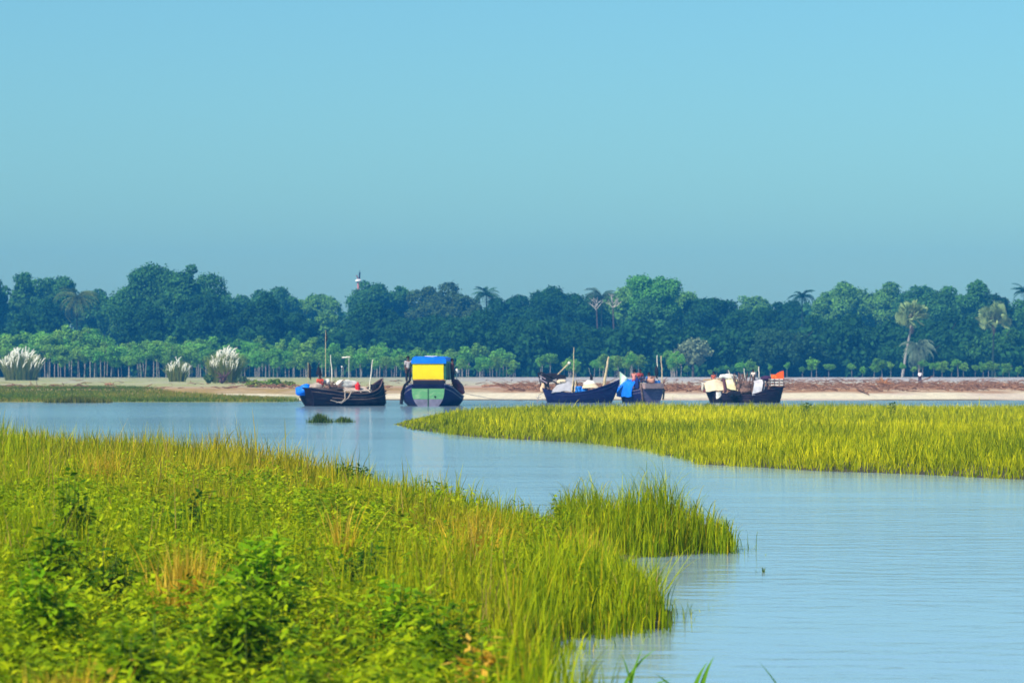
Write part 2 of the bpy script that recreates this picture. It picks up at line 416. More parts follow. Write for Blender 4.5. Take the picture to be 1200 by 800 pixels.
# tall reeds with drooping tips on the point and along the water's edge
def reeds(name, poly, dens, hmin, hmax, seed, label, droop=1.0, cols=G_GREEN, width=.014, region=None):
    rng = np.random.default_rng(seed); x, y, s = scatter(poly, dens * 1.3, rng, -.7, region)
    k = s + .9 * (fbm(x, y, .6, 65, 2) - .5) > rng.exponential(.16, len(x)) * -1 - .05; x, y, s = x[k], y[k], s[k]; n = len(x)
    h = rng.uniform(hmin, hmax, n) * (.5 + .9 * fbm(x, y, 1.0, 61)) * (.5 + .5 * ss(-.1, 1.0, s)); dr = rng.random(n)
    curl = np.where(dr < .30, rng.uniform(1.5, 3.0, n), np.abs(rng.normal(.25, .2, n))) * droop
    h = h * np.where(dr < .15, 1.5, np.where(dr < .30, 1.2, 1)); ct = pal(rng.beta(2, 2.3, n) * .95, cols)
    yl = rng.random(n) < .12; ct[yl] = pal(rng.random(yl.sum()), G_GOLD)
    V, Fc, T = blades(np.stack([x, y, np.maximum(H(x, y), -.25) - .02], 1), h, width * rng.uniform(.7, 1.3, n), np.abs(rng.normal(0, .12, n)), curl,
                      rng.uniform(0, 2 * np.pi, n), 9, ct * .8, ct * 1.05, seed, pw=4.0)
    print(name, n)
    return tag(npmesh(name, V, Fc, GRASS, tint=T), label, 'reeds', kind='stuff')
pt = [gp(*p) for p in [(650, 622), (700, 630), (760, 639), (850, 641), (858, 645), (800, 650), (735, 653), (700, 650), (655, 640)]]
reeds('reeds', pt, 420, .56, .92, 5, 'tall green reeds with drooping tips on the point of the bank')
nt2 = [gp(*p) for p in [(560, 690), (640, 668), (700, 662), (735, 690), (770, 712), (780, 737), (700, 744), (640, 755), (612, 775), (560, 800)]]
reeds('reeds', nt2, 260, .35, .72, 6, 'shorter reeds standing in the shallow water below the reedy point', .8)
fe = [gp(*p) for p in [(385, 556), (450, 571), (520, 590), (580, 606), (650, 620), (650, 640), (560, 630), (470, 610), (400, 590)]]
reeds('reeds', fe, 60, .30, .62, 7, 'mixed reeds along the bank edge left of the reedy point', 1.1, width=.016)
bl = [(-.45, 16.5), (.52, 16.5), (.62, 22), (-.15, 22)]
reeds('reeds', bl, 110, .75, 1.15, 8, 'upright green reeds close to the camera at the bottom edge', .5)
tp_ = [gp(*p) for p in [(790, 636), (880, 640), (890, 646), (850, 652), (790, 653)]]
reeds('reeds', tp_, 22, .3, .7, 9, 'sparse thin reeds standing in the water off the reedy point', 1.3, width=.012)
tp2 = [gp(*p) for p in [(735, 690), (800, 705), (815, 740), (760, 760), (700, 755)]]
reeds('reeds', tp2, 18, .2, .5, 10, 'sparse bent reeds in the shallow water below the point', 1.5, width=.010)
# spit B
def colB(x, y, s, rng):
    n = len(x); g = .25 * (fbm(x, y, .9, 48, 2) - .5) + fbm(x, y * .35, 9, 43) * .6 + fbm(x, y * .5, 2.5, 44) * .4
    base = pal(np.clip(.12 + (g - .3) * 1.6 + rng.normal(0, .25, n), 0, 1), [(.13, .19, .003), (.33, .38, .004), (.58, .55, .005), (.82, .72, .01)])
    low = (1 - ss(0, 1.6, s + 1.0 * (fbm(x, y, 3, 45) - .5)))[:, None] * .5
    return base * (1 - low) + np.array([.20, .24, .006]) * low
def hB(x, y, s):
    px = 600 + x / y * F
    return (.16 + .30 * fbm(x, y, 5, 55) + .34 * fbm(x, y, 1.3, 56, 2)) * (.25 + .75 * ss(455, 540, px)) * (.7 + .3 * ss(0, 2.5, s))
o = grass_field('marsh_grass', spitB, 75, hB, .022, 3, (-20, 40, 60, 110), colB, seg=3, lean=.18, curl=.7, margin=-.25)
tag(o, 'bright yellow green marsh grass on the near side of the right spit', 'grass', kind='stuff')
o = grass_field('marsh_grass', spitB, 34, hB, .036, 4, (-30, 55, 110, 200), colB, seg=3, lean=.18, curl=.7, margin=-.25)
tag(o, 'bright marsh grass on the far side of the spit before the boats', 'grass', kind='stuff')
# far left flats
lf = [(X(-150, 252), 249.5), (X(0, 252), 250), (X(345, 252), 251.5), (X(352, 262), 262), (X(290, 280), 280), (X(220, 300), 300), (X(140, 345), 345), (X(-150, 355), 355)]
def colC(x, y, s, rng):
    g = fbm(x, y * .3, 12, 46) + rng.normal(0, .1, len(x))
    return pal(ss(.3, .7, g), [(.10, .16, .015), (.17, .22, .02), (.27, .24, .03), (.33, .23, .05)])
o = grass_field('shore_grass', lf, 16, lambda x, y, s: .28 + 0 * x, .05, 9, (-90, 0, 245, 360), colC, seg=2)
tag(o, 'olive and brown grass on the low flat along the far left shore', 'grass', kind='stuff')
ft = [(X(52, 247), 245.5), (X(128, 247), 245.5), (X(132, 247), 250), (X(50, 247), 250)]
rng = np.random.default_rng(12)
n = 1500; x = rng.normal(0, 1, n).clip(-2, 2) * 1.15 + X(90, 247); y = rng.uniform(245.6, 249.5, n)
ct = pal(rng.random(n), [(.06, .08, .012), (.12, .14, .015), (.2, .17, .03)])
V, Fc, T = blades(np.stack([x, y, 0 * x - .02], 1), rng.uniform(.3, .65, n) * (1 - .1 * np.abs(x - X(90, 247))), .05 * np.ones(n), np.abs(rng.normal(0, .3, n)), rng.uniform(0, 1, n), rng.uniform(0, 6.28, n), 3, ct, ct * 1.1, 4)
tag(npmesh('grass_tussock', V, Fc, GRASS, tint=T), 'dark olive grass tussock standing in the water off the left flat', 'grass tussock')
# floating tufts
def tuft(name, px, py, wpx, h, n, label, seed, cols=G_GREEN, wd=.03, curl=1.2, cat='water plant', lean=.25):
    x0, y0 = gp(px, py); sp = wpx / F * y0; rng = np.random.default_rng(seed)
    x = rng.normal(0, .4, n).clip(-1, 1) * sp / 2; y = rng.normal(0, .5, n) * sp / 2
    hh = h * rng.uniform(.4, 1, n) * (1 - .6 * np.abs(x) / (sp / 2 + .01)); ct = pal(rng.random(n), cols)
    V, Fc, T = blades(np.stack([x, y, 0 * x - .03], 1), hh, wd * rng.uniform(.6, 1.3, n), np.abs(rng.normal(0, lean, n)), rng.uniform(0, curl, n), rng.uniform(0, 6.28, n), 5, ct, ct * 1.1, seed)
    return tag(npmesh(name, V, Fc, GRASS, tint=T, loc=(x0, y0, 0)), label, cat)
DKG = [(.03, .06, .01), (.07, .12, .015), (.13, .18, .02)]
tuft('floating_weed', 375, 495, 32, .62, 420, 'dark green weed clump floating in front of the leftmost boat', 21, DKG, .035)
tuft('floating_weed', 403, 494.5, 26, .42, 260, 'smaller flat weed clump floating right of its bigger neighbour', 22, DKG, .035)
tuft('water_sprig', 893, 670, 12, .16, 9, 'tiny dark sprig poking out of the open water right of the reeds', 23, DKG, .012, 1.6)
tuft('water_sprig', 837, 698, 26, .13, 9, 'thin curled stalks bending to the water below the reedy point', 24, DKG, .008, 3.0, lean=.7)
tuft('grass_stalk', 808, 716, 60, .34, 12, 'loose curved grass stalks in the water right of the shorter reeds', 25, G_GREEN, .009, 2.2, 'grass', .8)

# leaning blades near the camera
def sprig(px, pybase, d, specs, label, seed):
    rr = empty('grass_sprig', (X(px, d), d, 0), 0, label, 'grass sprig')
    for (dx, h, ln, az, cu) in specs:
        c = np.array([[.10, .24, .012]])
        V, Fc, T = blades(np.array([[dx, 0, -.05]]), np.array([h]), np.array([.045]), np.array([ln]), np.array([cu]), np.array([az]), 8, c, c * 1.2, seed)
        V[:, 1] += 0; npmesh('blade', V, Fc, GRASS, rr, tint=T)
    return rr
sprig(810, 800, 23, [(0, .33, .05, 0, .6), (.05, .36, .05, .1, .5), (-.06, .3, .3, 3.1, .8)], 'two rounded green blades rising at the bottom edge', 3)
sprig(925, 800, 23, [(0, .38, .45, 3.1, .3), (.05, .36, .3, .2, .4)], 'crossing pair of green blades at the bottom edge right of the middle', 4)
sprig(880, 800, 22.6, [(0, .28, .1, 3.1, 1.3), (.03, .24, .2, .1, 1.0)], 'short dark bent blades at the bottom edge between taller ones', 5)
sprig(735, 800, 23, [(0, .42, .1, 0, .3), (.05, .38, .1, 3.1, .3), (-.06, .5, .15, .1, .9), (.1, .35, .2, .4, 1.6)], 'bundle of upright green blades at the bottom edge below the reeds', 6)
sprig(289, 520, 76, [(0, .95, .42, .2, .1)], 'single pale green blade leaning right above the far edge of the bank', 7)

# ------------------------------------------------------------------ leafy herbs
def leaves(stem_pts, rng, n, L, col, spread=.12):
    "lance-shaped folded leaves round stem points: V, F, T"
    k = rng.integers(0, len(stem_pts), n); p = stem_pts[k]
    az = rng.uniform(0, 2 * np.pi, n); el = rng.uniform(-.5, .75, n); L = L * rng.uniform(.55, 1.2, n)
    d = np.stack([np.cos(az) * np.cos(el), np.sin(az) * np.cos(el), np.sin(el)], 1)
    sdv = np.stack([-np.sin(az), np.cos(az), rng.normal(0, .3, n)], 1)
    b0 = p + d * (spread * rng.uniform(0, 1, n))[:, None]
    w_ = (L * .19)[:, None]; dr = np.zeros((n, 3)); dr[:, 2] = -L * .18
    A = b0; B = b0 + d * (L * .4)[:, None] + sdv * w_ + dr * .3; Cc = b0 + d * (L * .4)[:, None] - sdv * w_ + dr * .3
    M_ = b0 + d * (L * .4)[:, None]; M_[:, 2] -= L * .06; E = b0 + d * L[:, None] + dr
    V = np.stack([A, B, M_, Cc, E], 1).reshape(-1, 3); base = (np.arange(n) * 5)[:, None]
    Fq = np.concatenate([base + np.array([[0, 2, 1, 1]])[:, :3], base + np.array([[1, 2, 4]]), base + np.array([[0, 3, 2]]), base + np.array([[2, 3, 4]])], 0)
    T = np.repeat(col, 5, 0)
    return V, Fq, T
rng = np.random.default_rng(71)
x, y, s = scatter(bankA, 30, rng, .4, (-9, 9, 13, 54))
g = .17 * ss(560, 300, 600 + x / y * F) * ss(56, 38, y) + fbm(x, y, 1.7, 81) + .10 * ss(30, 15, y) + .12 * ss(1.5, -2, x / np.maximum(y, 1) * 24 - 0) - .18 * ss(30, 48, y)
k = g > .56 + rng.normal(0, .06, len(x)); x, y, g = x[k], y[k], g[k]
n = len(x); z0 = H(x, y); hh = rng.uniform(.25, .62, n) * (.5 + .8 * fbm(x, y, 1.5, 83)); print('herbs', n)
per = 9; tt = np.tile(np.linspace(.25, 1, per), n)
sp_ = np.stack([np.repeat(x, per) + rng.normal(0, .03, n * per), np.repeat(y, per) + rng.normal(0, .03, n * per), np.repeat(z0, per) + np.repeat(hh, per) * tt], 1)
m_ = len(sp_) * 3
kk = np.repeat(np.arange(len(sp_)), 3)
class _Fix:                                   # walk the stems in order
    def __init__(s, a): s.a = a
    def integers(s, a, b, n): return kk
    def __getattr__(s, k): return getattr(rng, k)
colh = pal(np.repeat(rng.beta(2, 2, n), per * 3) * .75 + rng.uniform(0, .25, m_), [(.03, .08, .003), (.15, .26, .004), (.36, .46, .005), (.62, .60, .01)])
V, Fl, T = leaves(sp_, _Fix(0), m_, .095, colh, .05)
stemV, stemF, stemT = blades(np.stack([x, y, z0 - .03], 1), hh, np.full(n, .010), np.full(n, .05), np.full(n, .1), rng.uniform(0, 6.28, n), 3, np.tile([.08, .15, .01], (n, 1)), np.tile([.1, .2, .01], (n, 1)), 3)
o = npmesh('leafy_undergrowth', np.concatenate([V, stemV]), [np.concatenate([Fl, stemF[1] + len(V)]), stemF[0] + len(V)], GRASS, tint=np.concatenate([T, stemT]))
tag(o, 'leafy green herbs growing through the grass of the near bank', 'undergrowth', kind='stuff')

def bush(px, py, d, wpx, hm, label, seed, cols, L=.10, nl=520, name='leafy_bush', cat='bush'):
    "py = middle of the clump's foot; stems and leaves as parts"
    hm *= 1.15; nl = int(nl * 1.3); rng = np.random.default_rng(seed); x0 = X(px, d); r_ = wpx / F * d / 2; zg = float(H(np.array([x0]), np.array([float(d)]))[0])
    rt = empty(name, (x0, d, zg), 0, label, cat)
    ns = 13; az = rng.uniform(0, 6.28, ns); rr_ = r_ * np.sqrt(rng.uniform(0, 1, ns)); mb = MB(); pts = []
    for i in range(ns):
        bx, by = math.cos(az[i]) * rr_[i] * .3, math.sin(az[i]) * rr_[i] * .3; tx, ty = math.cos(az[i]) * rr_[i], math.sin(az[i]) * rr_[i]
        hz = hm * (1 - .35 * (rr_[i] / r_) ** 2) * rng.uniform(.8, 1.08)
        P = [(bx + (tx - bx) * t_, by + (ty - by) * t_, hz * t_) for t_ in (0, .35, .7, 1)]
        mb.tube(P, [.008, .007, .005, .003], 5); 
        for t_ in np.linspace(.2, 1, 14): pts.append((bx + (tx - bx) * t_, by + (ty - by) * t_, hz * t_))
    mb.build('stem', plain('green_stem', (.10, .16, .03), .7), rt)
    col = pal(np.clip(rng.beta(2, 2, nl), 0, 1), cols)
    V, Fl, T = leaves(np.array(pts), rng, nl, L, col, .10)
    npmesh('foliage', V, Fl, GRASS, rt, tint=T)
    return rt
BG = [(.02, .08, .004), (.09, .20, .005), (.24, .38, .006), (.42, .50, .008)]
BR = [(.07, .19, .004), (.15, .33, .006), (.28, .46, .008), (.42, .54, .01)]
BD = [(.015, .05, .004), (.035, .11, .006), (.07, .18, .008)]
BO = [(.45, .22, .015), (.75, .42, .03), (.80, .52, .08), (.40, .30, .03)]
bush(85, 600, 31, 46, .85, 'tall dark leafy bush rising above the grass at the far left', 31, BG, .13, 330)
bush(310, 690, 25, 110, .78, 'large bright green bush in the middle of the near bank', 32, BR, .13, 900)
bush(290, 740, 21, 120, .66, 'deep green bush just below the large bright one', 33, BG, .12, 800)
bush(130, 640, 27, 60, .55, 'small dark leafy bush left of the large bright one', 34, BD, .10, 350)
bush(40, 700, 22, 110, .62, 'bright leafy bush at the left edge of the picture', 35, BR, .11, 700)
bush(175, 760, 19, 130, .58, 'broad mid green bush near the bottom left corner', 36, BG, .10, 800)
bush(520, 740, 21, 110, .62, 'dark green bush beside the withered yellow plant', 37, BG, .10, 900)
bush(425, 660, 29, 70, .55, 'low dark leafy bush in the middle of the grass', 38, BD, .10, 420)
bush(360, 790, 18.5, 120, .5, 'small leaved green bush low at the bottom edge', 39, BG, .075, 900)
bush(410, 570, 60, 60, .50, 'dark creeping bush near the water edge of the bank', 40, BD, .12, 420)
bush(562, 780, 18.5, 46, .60, 'withered yellow orange leafy plant beside the dark bush', 41, BO, .095, 420, 'withered_plant', 'plant')
bush(120, 800, 17.5, 110, .45, 'reddish gold withered patch of stems at the bottom left', 42, [(.25, .14, .02), (.45, .26, .03), (.5, .36, .05)], .07, 320, 'withered_plant', 'plant')
bush(235, 620, 34, 60, .62, 'dark leafy bush above the golden dry tuft', 45, BD, .12, 480)
bush(60, 660, 27, 90, .60, 'wide dark green bush above the bright one at the left edge', 46, BG, .12, 650)
bush(470, 700, 24.5, 80, .55, 'bright lime bush above the dark bush by the withered plant', 47, BR, .11, 560)
bush(945, 486, 155, 9, .62, 'dark weed sticking out of the marsh grass on the right', 43, BD, .22, 60, 'tall_weed', 'weed')
bush(1045, 486, 155, 12, .60, 'second dark weed in the marsh grass near the right edge', 44, BD, .22, 60, 'tall_weed', 'weed')

def dry_tuft(px, d, wpx, h, n, label, seed, cols=G_GOLD[1:]):
    rng = np.random.default_rng(seed); x0 = X(px, d); g = float(H(np.array([x0]), np.array([float(d)]))[0]); sp = wpx / F * d / 2
    x = rng.normal(0, .4, n) * sp; y = rng.normal(0, .5, n) * sp; ct = pal(rng.random(n), cols)
    V, Fc, T = blades(np.stack([x, y, 0 * x - .05], 1), h * rng.uniform(.6, 1.1, n), .013 * rng.uniform(.6, 1.4, n), np.abs(rng.normal(.05, .18, n)), rng.uniform(0, .9, n), rng.uniform(0, 6.28, n), 6, ct * .9, ct * 1.1, seed, pw=2.0)
    tag(npmesh('dry_grass_tuft', V, Fc, GRASS, tint=T, loc=(x0, d, g)), label, 'grass tuft')
DRY = [(.50, .30, .02), (.68, .44, .03), (.72, .54, .08)]
dry_tuft(75, 17, 130, .62, 420, 'orange brown dry grass tuft in the bottom left corner', 1, DRY)
dry_tuft(215, 26, 70, .82, 300, 'golden dry grass tuft above the broad bush at the lower left', 2, DRY)
dry_tuft(400, 32, 22, .95, 60, 'few golden dry blades leaning above the middle of the bank', 3, DRY)
dry_tuft(555, 33, 60, .80, 240, 'golden tuft of dry grass right of the middle of the bank', 4, DRY)
dry_tuft(680, 34, 40, .70, 110, 'yellowed tuft of grass among the reeds of the point', 5, DRY)
dry_tuft(120, 50, 60, .85, 260, 'pale golden tuft on the upper part of the bank at the left', 6, DRY)

# ------------------------------------------------------------------ TREES
def cards(P, Nn, size, rng, tint, nrand=.7):
    "rhombic leaf sprays at P facing roughly Nn"
    n = len(P); d = Nn + rng.normal(0, nrand, (n, 3)); d /= np.linalg.norm(d, axis=1)[:, None] + 1e-9
    a = np.cross(d, rng.normal(0, 1, (n, 3))); a /= np.linalg.norm(a, axis=1)[:, None] + 1e-9; b_ = np.cross(d, a)
    s_ = (size * rng.uniform(.6, 1.35, n))[:, None]
    V = np.stack([P + a * s_, P + b_ * s_ * .6 + d * s_ * .15, P - a * s_, P - b_ * s_ * .6 + d * s_ * .15], 1).reshape(-1, 3)
    return V, (np.arange(n) * 4)[:, None] + np.array([[0, 1, 2, 3]]), np.repeat(tint, 4)
def usphere(nu=14, nv=9):
    V = [(math.sin(math.pi * i / nv) * math.cos(6.2832 * j / nu), math.sin(math.pi * i / nv) * math.sin(6.2832 * j / nu), math.cos(math.pi * i / nv)) for i in range(nv + 1) for j in range(nu)]
    Fq = [(i * nu + j, (i + 1) * nu + j, (i + 1) * nu + (j + 1) % nu, i * nu + (j + 1) % nu) for i in range(nv) for j in range(nu)]
    return np.array(V), np.array(Fq)
US = usphere()
def crown(rx, ry, rz, seed, card=.45, lobes=26, dens=3.6, low=-.35, lobe_r=(.20, .44), core=.48, flat=.8, stretch=1.0):
    rng = np.random.default_rng(seed); L = []
    V_, F_, T_ = [], [], []; nv = 0; m = (rx + ry + rz) / 3
    for i in range(lobes):
        zz = rng.uniform(low, 1); th = rng.uniform(0, 6.28); q = math.sqrt(max(0, 1 - min(1, abs(zz)) ** 2))
        f = rng.uniform(.5, .86); r_ = m * rng.uniform(*lobe_r) * (1.1 - .3 * f)
        L.append((np.array([q * math.cos(th) * rx * f, q * math.sin(th) * ry * f, zz * rz * f]), r_))
    for c, r_ in L:
        n = int(4 * math.pi * r_ * r_ * dens / (card * card) * .22) + 6
        d = rng.normal(0, 1, (n, 3)); d[:, 2] += .35; d /= np.linalg.norm(d, axis=1)[:, None]
        p = c + d * np.array([1, 1, flat]) * r_ * rng.uniform(.62, 1.0, n)[:, None] * np.where(rng.random(n) < .22, rng.uniform(1.05, 1.28, n), 1)[:, None]
        e = np.linalg.norm(p / np.array([rx, ry, rz]), axis=1); k = e > .45; p, d = p[k], d[k]
        tn = rng.uniform(.75, 1.3, len(p)) * rng.uniform(.85, 1.15)
        V, Fq, T = cards(p, d, card, rng, tn); V_.append(V); F_.append(Fq + nv); T_.append(T); nv += len(V)
    n = int(90 * core * rx * rz / (card * card) * .16) + 30                     # leaves and twigs inside the crown
    d = rng.normal(0, 1, (n, 3)); d /= np.linalg.norm(d, axis=1)[:, None]; p = d * np.array([rx, ry, rz]) * (.66 * rng.random(n) ** .4)[:, None]
    V, Fq, T = cards(p, d, card * 1.7, rng, rng.uniform(.6, 1.1, n)); V_.append(V); F_.append(Fq + nv); T_.append(T)
    return np.concatenate(V_), np.concatenate(F_), np.concatenate(T_)
def trunk(h, r, seed, spread, mat, parent, z1=None):
    rng = random.Random(seed); mb = MB(); bx, by = rng.uniform(-.04, .04) * h, rng.uniform(-.04, .04) * h
    P = [(0, 0, -.4), (bx * .3, by * .3, h * .3), (bx, by, h * .62), (bx * 1.3, by * 1.3, h)]
    mb.tube(P, [r * 1.25, r, r * .75, r * .35], 8)
    for i in range(6):
        a = i * 1.05 + rng.uniform(-.3, .3); z0 = h * rng.uniform(.4, .75); L = spread * rng.uniform(.5, .85)
        s0 = Vector((bx * z0 / h, by * z0 / h, z0)); e = s0 + Vector((math.cos(a) * L, math.sin(a) * L, L * rng.uniform(.5, .9)))
        mb.tube([s0, s0.lerp(e, .5) + Vector((0, 0, -.06 * L)), e], [r * .5, r * .32, r * .12], 6)
    return mb.build('trunk', mat, parent)
DK = (.024, .088, .020, 1); MD = (.060, .175, .030, 1); LT = (.13, .29, .04, 1); BRT = (.095, .290, .040, 1); GY = (.22, .28, .14, 1); OL = (.07, .125, .03, 1)
#   px, top row, width px, distance, colour, options, label
FOREST = [
 (-12, 322, 50, 800, MD, {}, 'tall tree cut by the left edge of the picture'),
 (27, 316, 38, 810, MD, dict(lobes=18, dens=2.0), 'tall twin-topped tree with a bare pale trunk at the far left'),
 (66, 317, 52, 820, MD, {}, 'tall domed tree second from the left along the skyline'),
 (48, 352, 60, 760, DK, {}, 'dark tree below the tall domed ones at the far left'),
 (103, 332, 40, 840, MD, dict(lobes=20), 'blue green tree right behind the drooping coconut palm'),
 (121, 330, 18, 800, MD, dict(lobes=9, dens=1.7), 'thin tree with a small knob of leaves above the skyline dip'),
 (137, 352, 44, 840, LT, {}, 'lower tree filling the skyline dip left of the biggest tree'),
 (198, 308, 108, 760, (.055, .165, .032, 1), dict(lobes=44), 'biggest domed tree of the forest, rising highest on the left'),
 (214, 304, 46, 752, (.055, .165, .032, 1), dict(lobes=18), 'leafy topmost crown standing on the biggest domed tree'),
 (165, 352, 62, 715, DK, {}, 'dark broad tree at the left foot of the biggest tree'),
 (245, 345, 66, 730, DK, {}, 'dark spreading tree at the right foot of the biggest tree'),
 (268, 341, 52, 830, MD, {}, 'mid green tree just right of the biggest tree on the skyline'),
 (310, 344, 60, 715, DK, {}, 'dark low domed tree left of the green gap above the leftmost boat'),
 (318, 339, 60, 860, MD, {}, 'hazy tree on the skyline above the low dark dome'),
 (365, 340, 62, 870, LT, {}, 'pale green hazy tree on the skyline above the leftmost boat'),
 (345, 366, 46, 720, DK, {}, 'small dark tree at the right end of the left dark dome row'),
 (380, 368, 46, 780, LT, {}, 'light green tree filling the gap above the leftmost boat'),
 (431, 328, 54, 850, MD, {}, 'tree with the red and white mast behind its top'),
 (468, 333, 48, 860, MD, {}, 'knobbly tree on the skyline above the yellow cabin boat'),
 (440, 352, 74, 725, DK, {}, 'dark dome shaped tree above and left of the yellow cabin boat'),
 (402, 386, 46, 705, DK, {}, 'low dark tree right of the light green gap'),
 (515, 335, 66, 850, OL, {}, 'olive green tree on the skyline left of the middle palm'),
 (497, 362, 78, 715, DK, {}, 'dark wide tree straight above the yellow cabin boat'),
 (548, 344, 46, 840, OL, {}, 'olive tree leaning against the middle coconut palm'),
 (560, 366, 80, 710, DK, {}, 'dark wide tree below the middle coconut palm'),
 (600, 346, 58, 800, DK, {}, 'dark green tree just right of the middle coconut palm'),
 (648, 329, 60, 780, DK, dict(lobes=34), 'dark pointed tree rising above the middle of the shore'),
 (625, 372, 74, 700, DK, {}, 'dark low tree above the sharp-bowed boat'),
 (690, 346, 56, 770, DK, {}, 'dark tree with bleached bare limbs in front of its top'),
 (686, 378, 76, 705, DK, {}, 'dark rounded tree behind the tall mast of the sharp-bowed boat'),
 (728, 330, 52, 790, LT, {}, 'light green tree on the left shoulder of the brightest tree'),
 (765, 314, 56, 760, BRT, dict(lobes=34), 'brightest green tree, tallest in the middle of the skyline'),
 (762, 352, 60, 735, (.06, .18, .04, 1), {}, 'bright green lower tree beneath the brightest crown'),
 (797, 341, 48, 790, LT, {}, 'light green tree on the right shoulder of the brightest tree'),
 (748, 384, 66, 700, DK, {}, 'dark low tree behind the blue tarp boat'),
 (833, 345, 76, 760, DK, dict(lobes=34), 'dark flat-topped tree right of the brightest tree'),
 (812, 378, 70, 705, DK, {}, 'dark tree behind the grey feathery shrub tree'),
 (812, 390, 44, 672, GY, dict(lobes=12, dens=1.1, core=.15, lobe_r=(.16, .34)), 'grey green feathery tree standing before the dark forest'),
 (886, 336, 50, 900, LT, dict(lobes=14, dens=1.6), 'pale open-crowned tree showing sky on the skyline'),
 (885, 356, 70, 730, DK, {}, 'dark tree below the pale open-crowned one'),
 (925, 352, 56, 800, DK, {}, 'dark tree beneath the right coconut palm'),
 (922, 386, 84, 690, (.035, .095, .030, 1), {}, 'broad green domed tree above the orange flag'),
 (985, 332, 58, 840, LT, {}, 'first light green tree right of the right coconut palm'),
 (1030, 329, 70, 850, LT, dict(lobes=34), 'broad light green tree on the skyline above the left fan palm'),
 (1078, 331, 52, 840, MD, {}, 'green tree on the skyline just right of the left fan palm'),
 (980, 368, 80, 715, DK, {}, 'dark wide tree left of the left fan palm'),
 (1035, 376, 62, 705, DK, {}, 'dark tree right behind the leaning trunk of the fan palm'),
 (1110, 334, 64, 800, MD, {}, 'mid green tree between the two fan palms on the skyline'),
 (1143, 325, 36, 790, MD, dict(lobes=16), 'pointed tree top just left of the right fan palm'),
 (1105, 366, 80, 710, DK, {}, 'dark wide tree between the two fan palms'),
 (1168, 343, 40, 760, (.03, .09, .02, 1), {}, 'dark round tree top right behind the right fan palm'),
 (1195, 352, 50, 790, MD, {}, 'green tree at the right edge of the picture'),
 (1160, 386, 70, 700, MD, {}, 'low green tree beneath the right fan palm'),
 (1210, 384, 60, 710, DK, {}, 'low dark tree cut by the right edge of the picture'),
 (1072, 398, 66, 690, DK, {}, 'low dark tree behind the date palm'),
]
for i, (px, top, wpx, d, colr, opt, lab) in enumerate(FOREST):
    x0 = X(px, d); g = float(H(np.array([x0]), np.array([float(d)]))[0]); ht = Z(top, d) - g; rx = wpx * 1.3 / F * d / 2
    rz = min(ht * .46, max(rx * .85, ht * .34)); zc = ht - rz * .97
    rt = empty('forest_tree', (x0, d, g), 0, lab, 'tree', 'trees of the far forest')
    trunk(zc + rz * .4, .03 * ht ** .9, i, rx * .8, BARK if i in (1,) else DBARK, rt)
    o2 = dict(lobes=38, low=-.8, lobe_r=(.14, .42)); o2.update(opt)
    V, Fq, T = crown(rx * .98, rx * .95, rz, 100 + i, card=.31, **o2)
    c = npmesh('crown', V + np.array([0, 0, zc]), Fq, LEAF, rt, tint=T); c.color = colr
# distant wood mass and dark undergrowth under the trees
def mass(name, x0, x1, d0, d1, h0, h1, n, seed, colr, label, rl, card=.6):
    rng = np.random.default_rng(seed); V_, F_, T_ = [], [], []; nv = 0
    for i in range(n):
        d = rng.uniform(d0, d1); px = x0 + (x1 - x0) * (i + rng.random()) / n; c = np.array([X(px, d), d, 0]); r_ = rl * rng.uniform(.7, 1.3)
        hh = rng.uniform(h0, h1); g = float(np.interp(d - 268, PROF_D, PROF_Z))
        for z in np.arange(g + r_ * .4, g + hh, r_ * .9):
            cc = c + np.array([rng.normal(0, r_ * .4), rng.normal(0, r_ * .4), z]); nn = int(26 * (r_ / card) ** 2 * .5)
            dv = rng.normal(0, 1, (nn, 3)); dv /= np.linalg.norm(dv, axis=1)[:, None]
            V, Fq, T = cards(cc + dv * r_ * rng.uniform(.3, 1.1, nn)[:, None], dv, card, rng, rng.uniform(.7, 1.3, nn)); V_.append(V); F_.append(Fq + nv); T_.append(T); nv += len(V)
    o = npmesh(name, np.concatenate(V_), np.concatenate(F_), LEAF, tint=np.concatenate(T_)); o.color = colr
    return tag(o, label, 'woodland', kind='stuff')
mass('undergrowth', -200, 1400, 690, 712, 5.0, 9.5, 190, 5, DK, 'dark undergrowth below the forest trees behind the young trunks', 2.4)
mass('woodland', -300, 1500, 900, 960, 11, 17, 120, 6, MD, 'hazy distant woodland seen between the forest trees', 5.0, 1.1)

# plantation of slender young trees
def young(seed, ht, wide, kind):
    rt = empty('young_tree', (0, 0, 0)); rng = random.Random(seed)
    mb = MB(); lean = rng.uniform(-.09, .09)
    mb.tube([(0, 0, -.3), (lean * ht * .3, rng.uniform(-.2, .2), ht * .45), (lean * ht, 0, ht * .9)], [.095, .07, .03], 6)
    for k in range(4):
        a = rng.uniform(0, 6.28); z0 = ht * rng.uniform(.5, .7); mb.tube([(lean * z0, 0, z0), (lean * z0 + math.cos(a) * wide * .35, math.sin(a) * wide * .35, z0 + ht * .16)], [.05, .02], 5)
    mb.build('trunk', BARK, rt)
    rz = ht * rng.uniform(.24, .36)
    V, Fq, T = crown(wide / 2, wide / 2, rz, seed, card=.19, lobes=17, dens=1.7, low=-1, lobe_r=(.18, .46), core=.25, flat=.85)
    npmesh('crown', V + np.array([lean * ht, 0, ht - rz]), Fq, LEAF, rt, tint=T)
    return rt
protos = [young(300 + i, 9.0, 3.5 + .5 * (i % 4), 0) for i in range(9)]
rng = random.Random(4); used = set(); spots = []
def top_left(px): return np.interp(px, [0, 100, 160, 330, 400, 500, 560, 605], [384, 384, 392, 396, 402, 403, 406, 410])
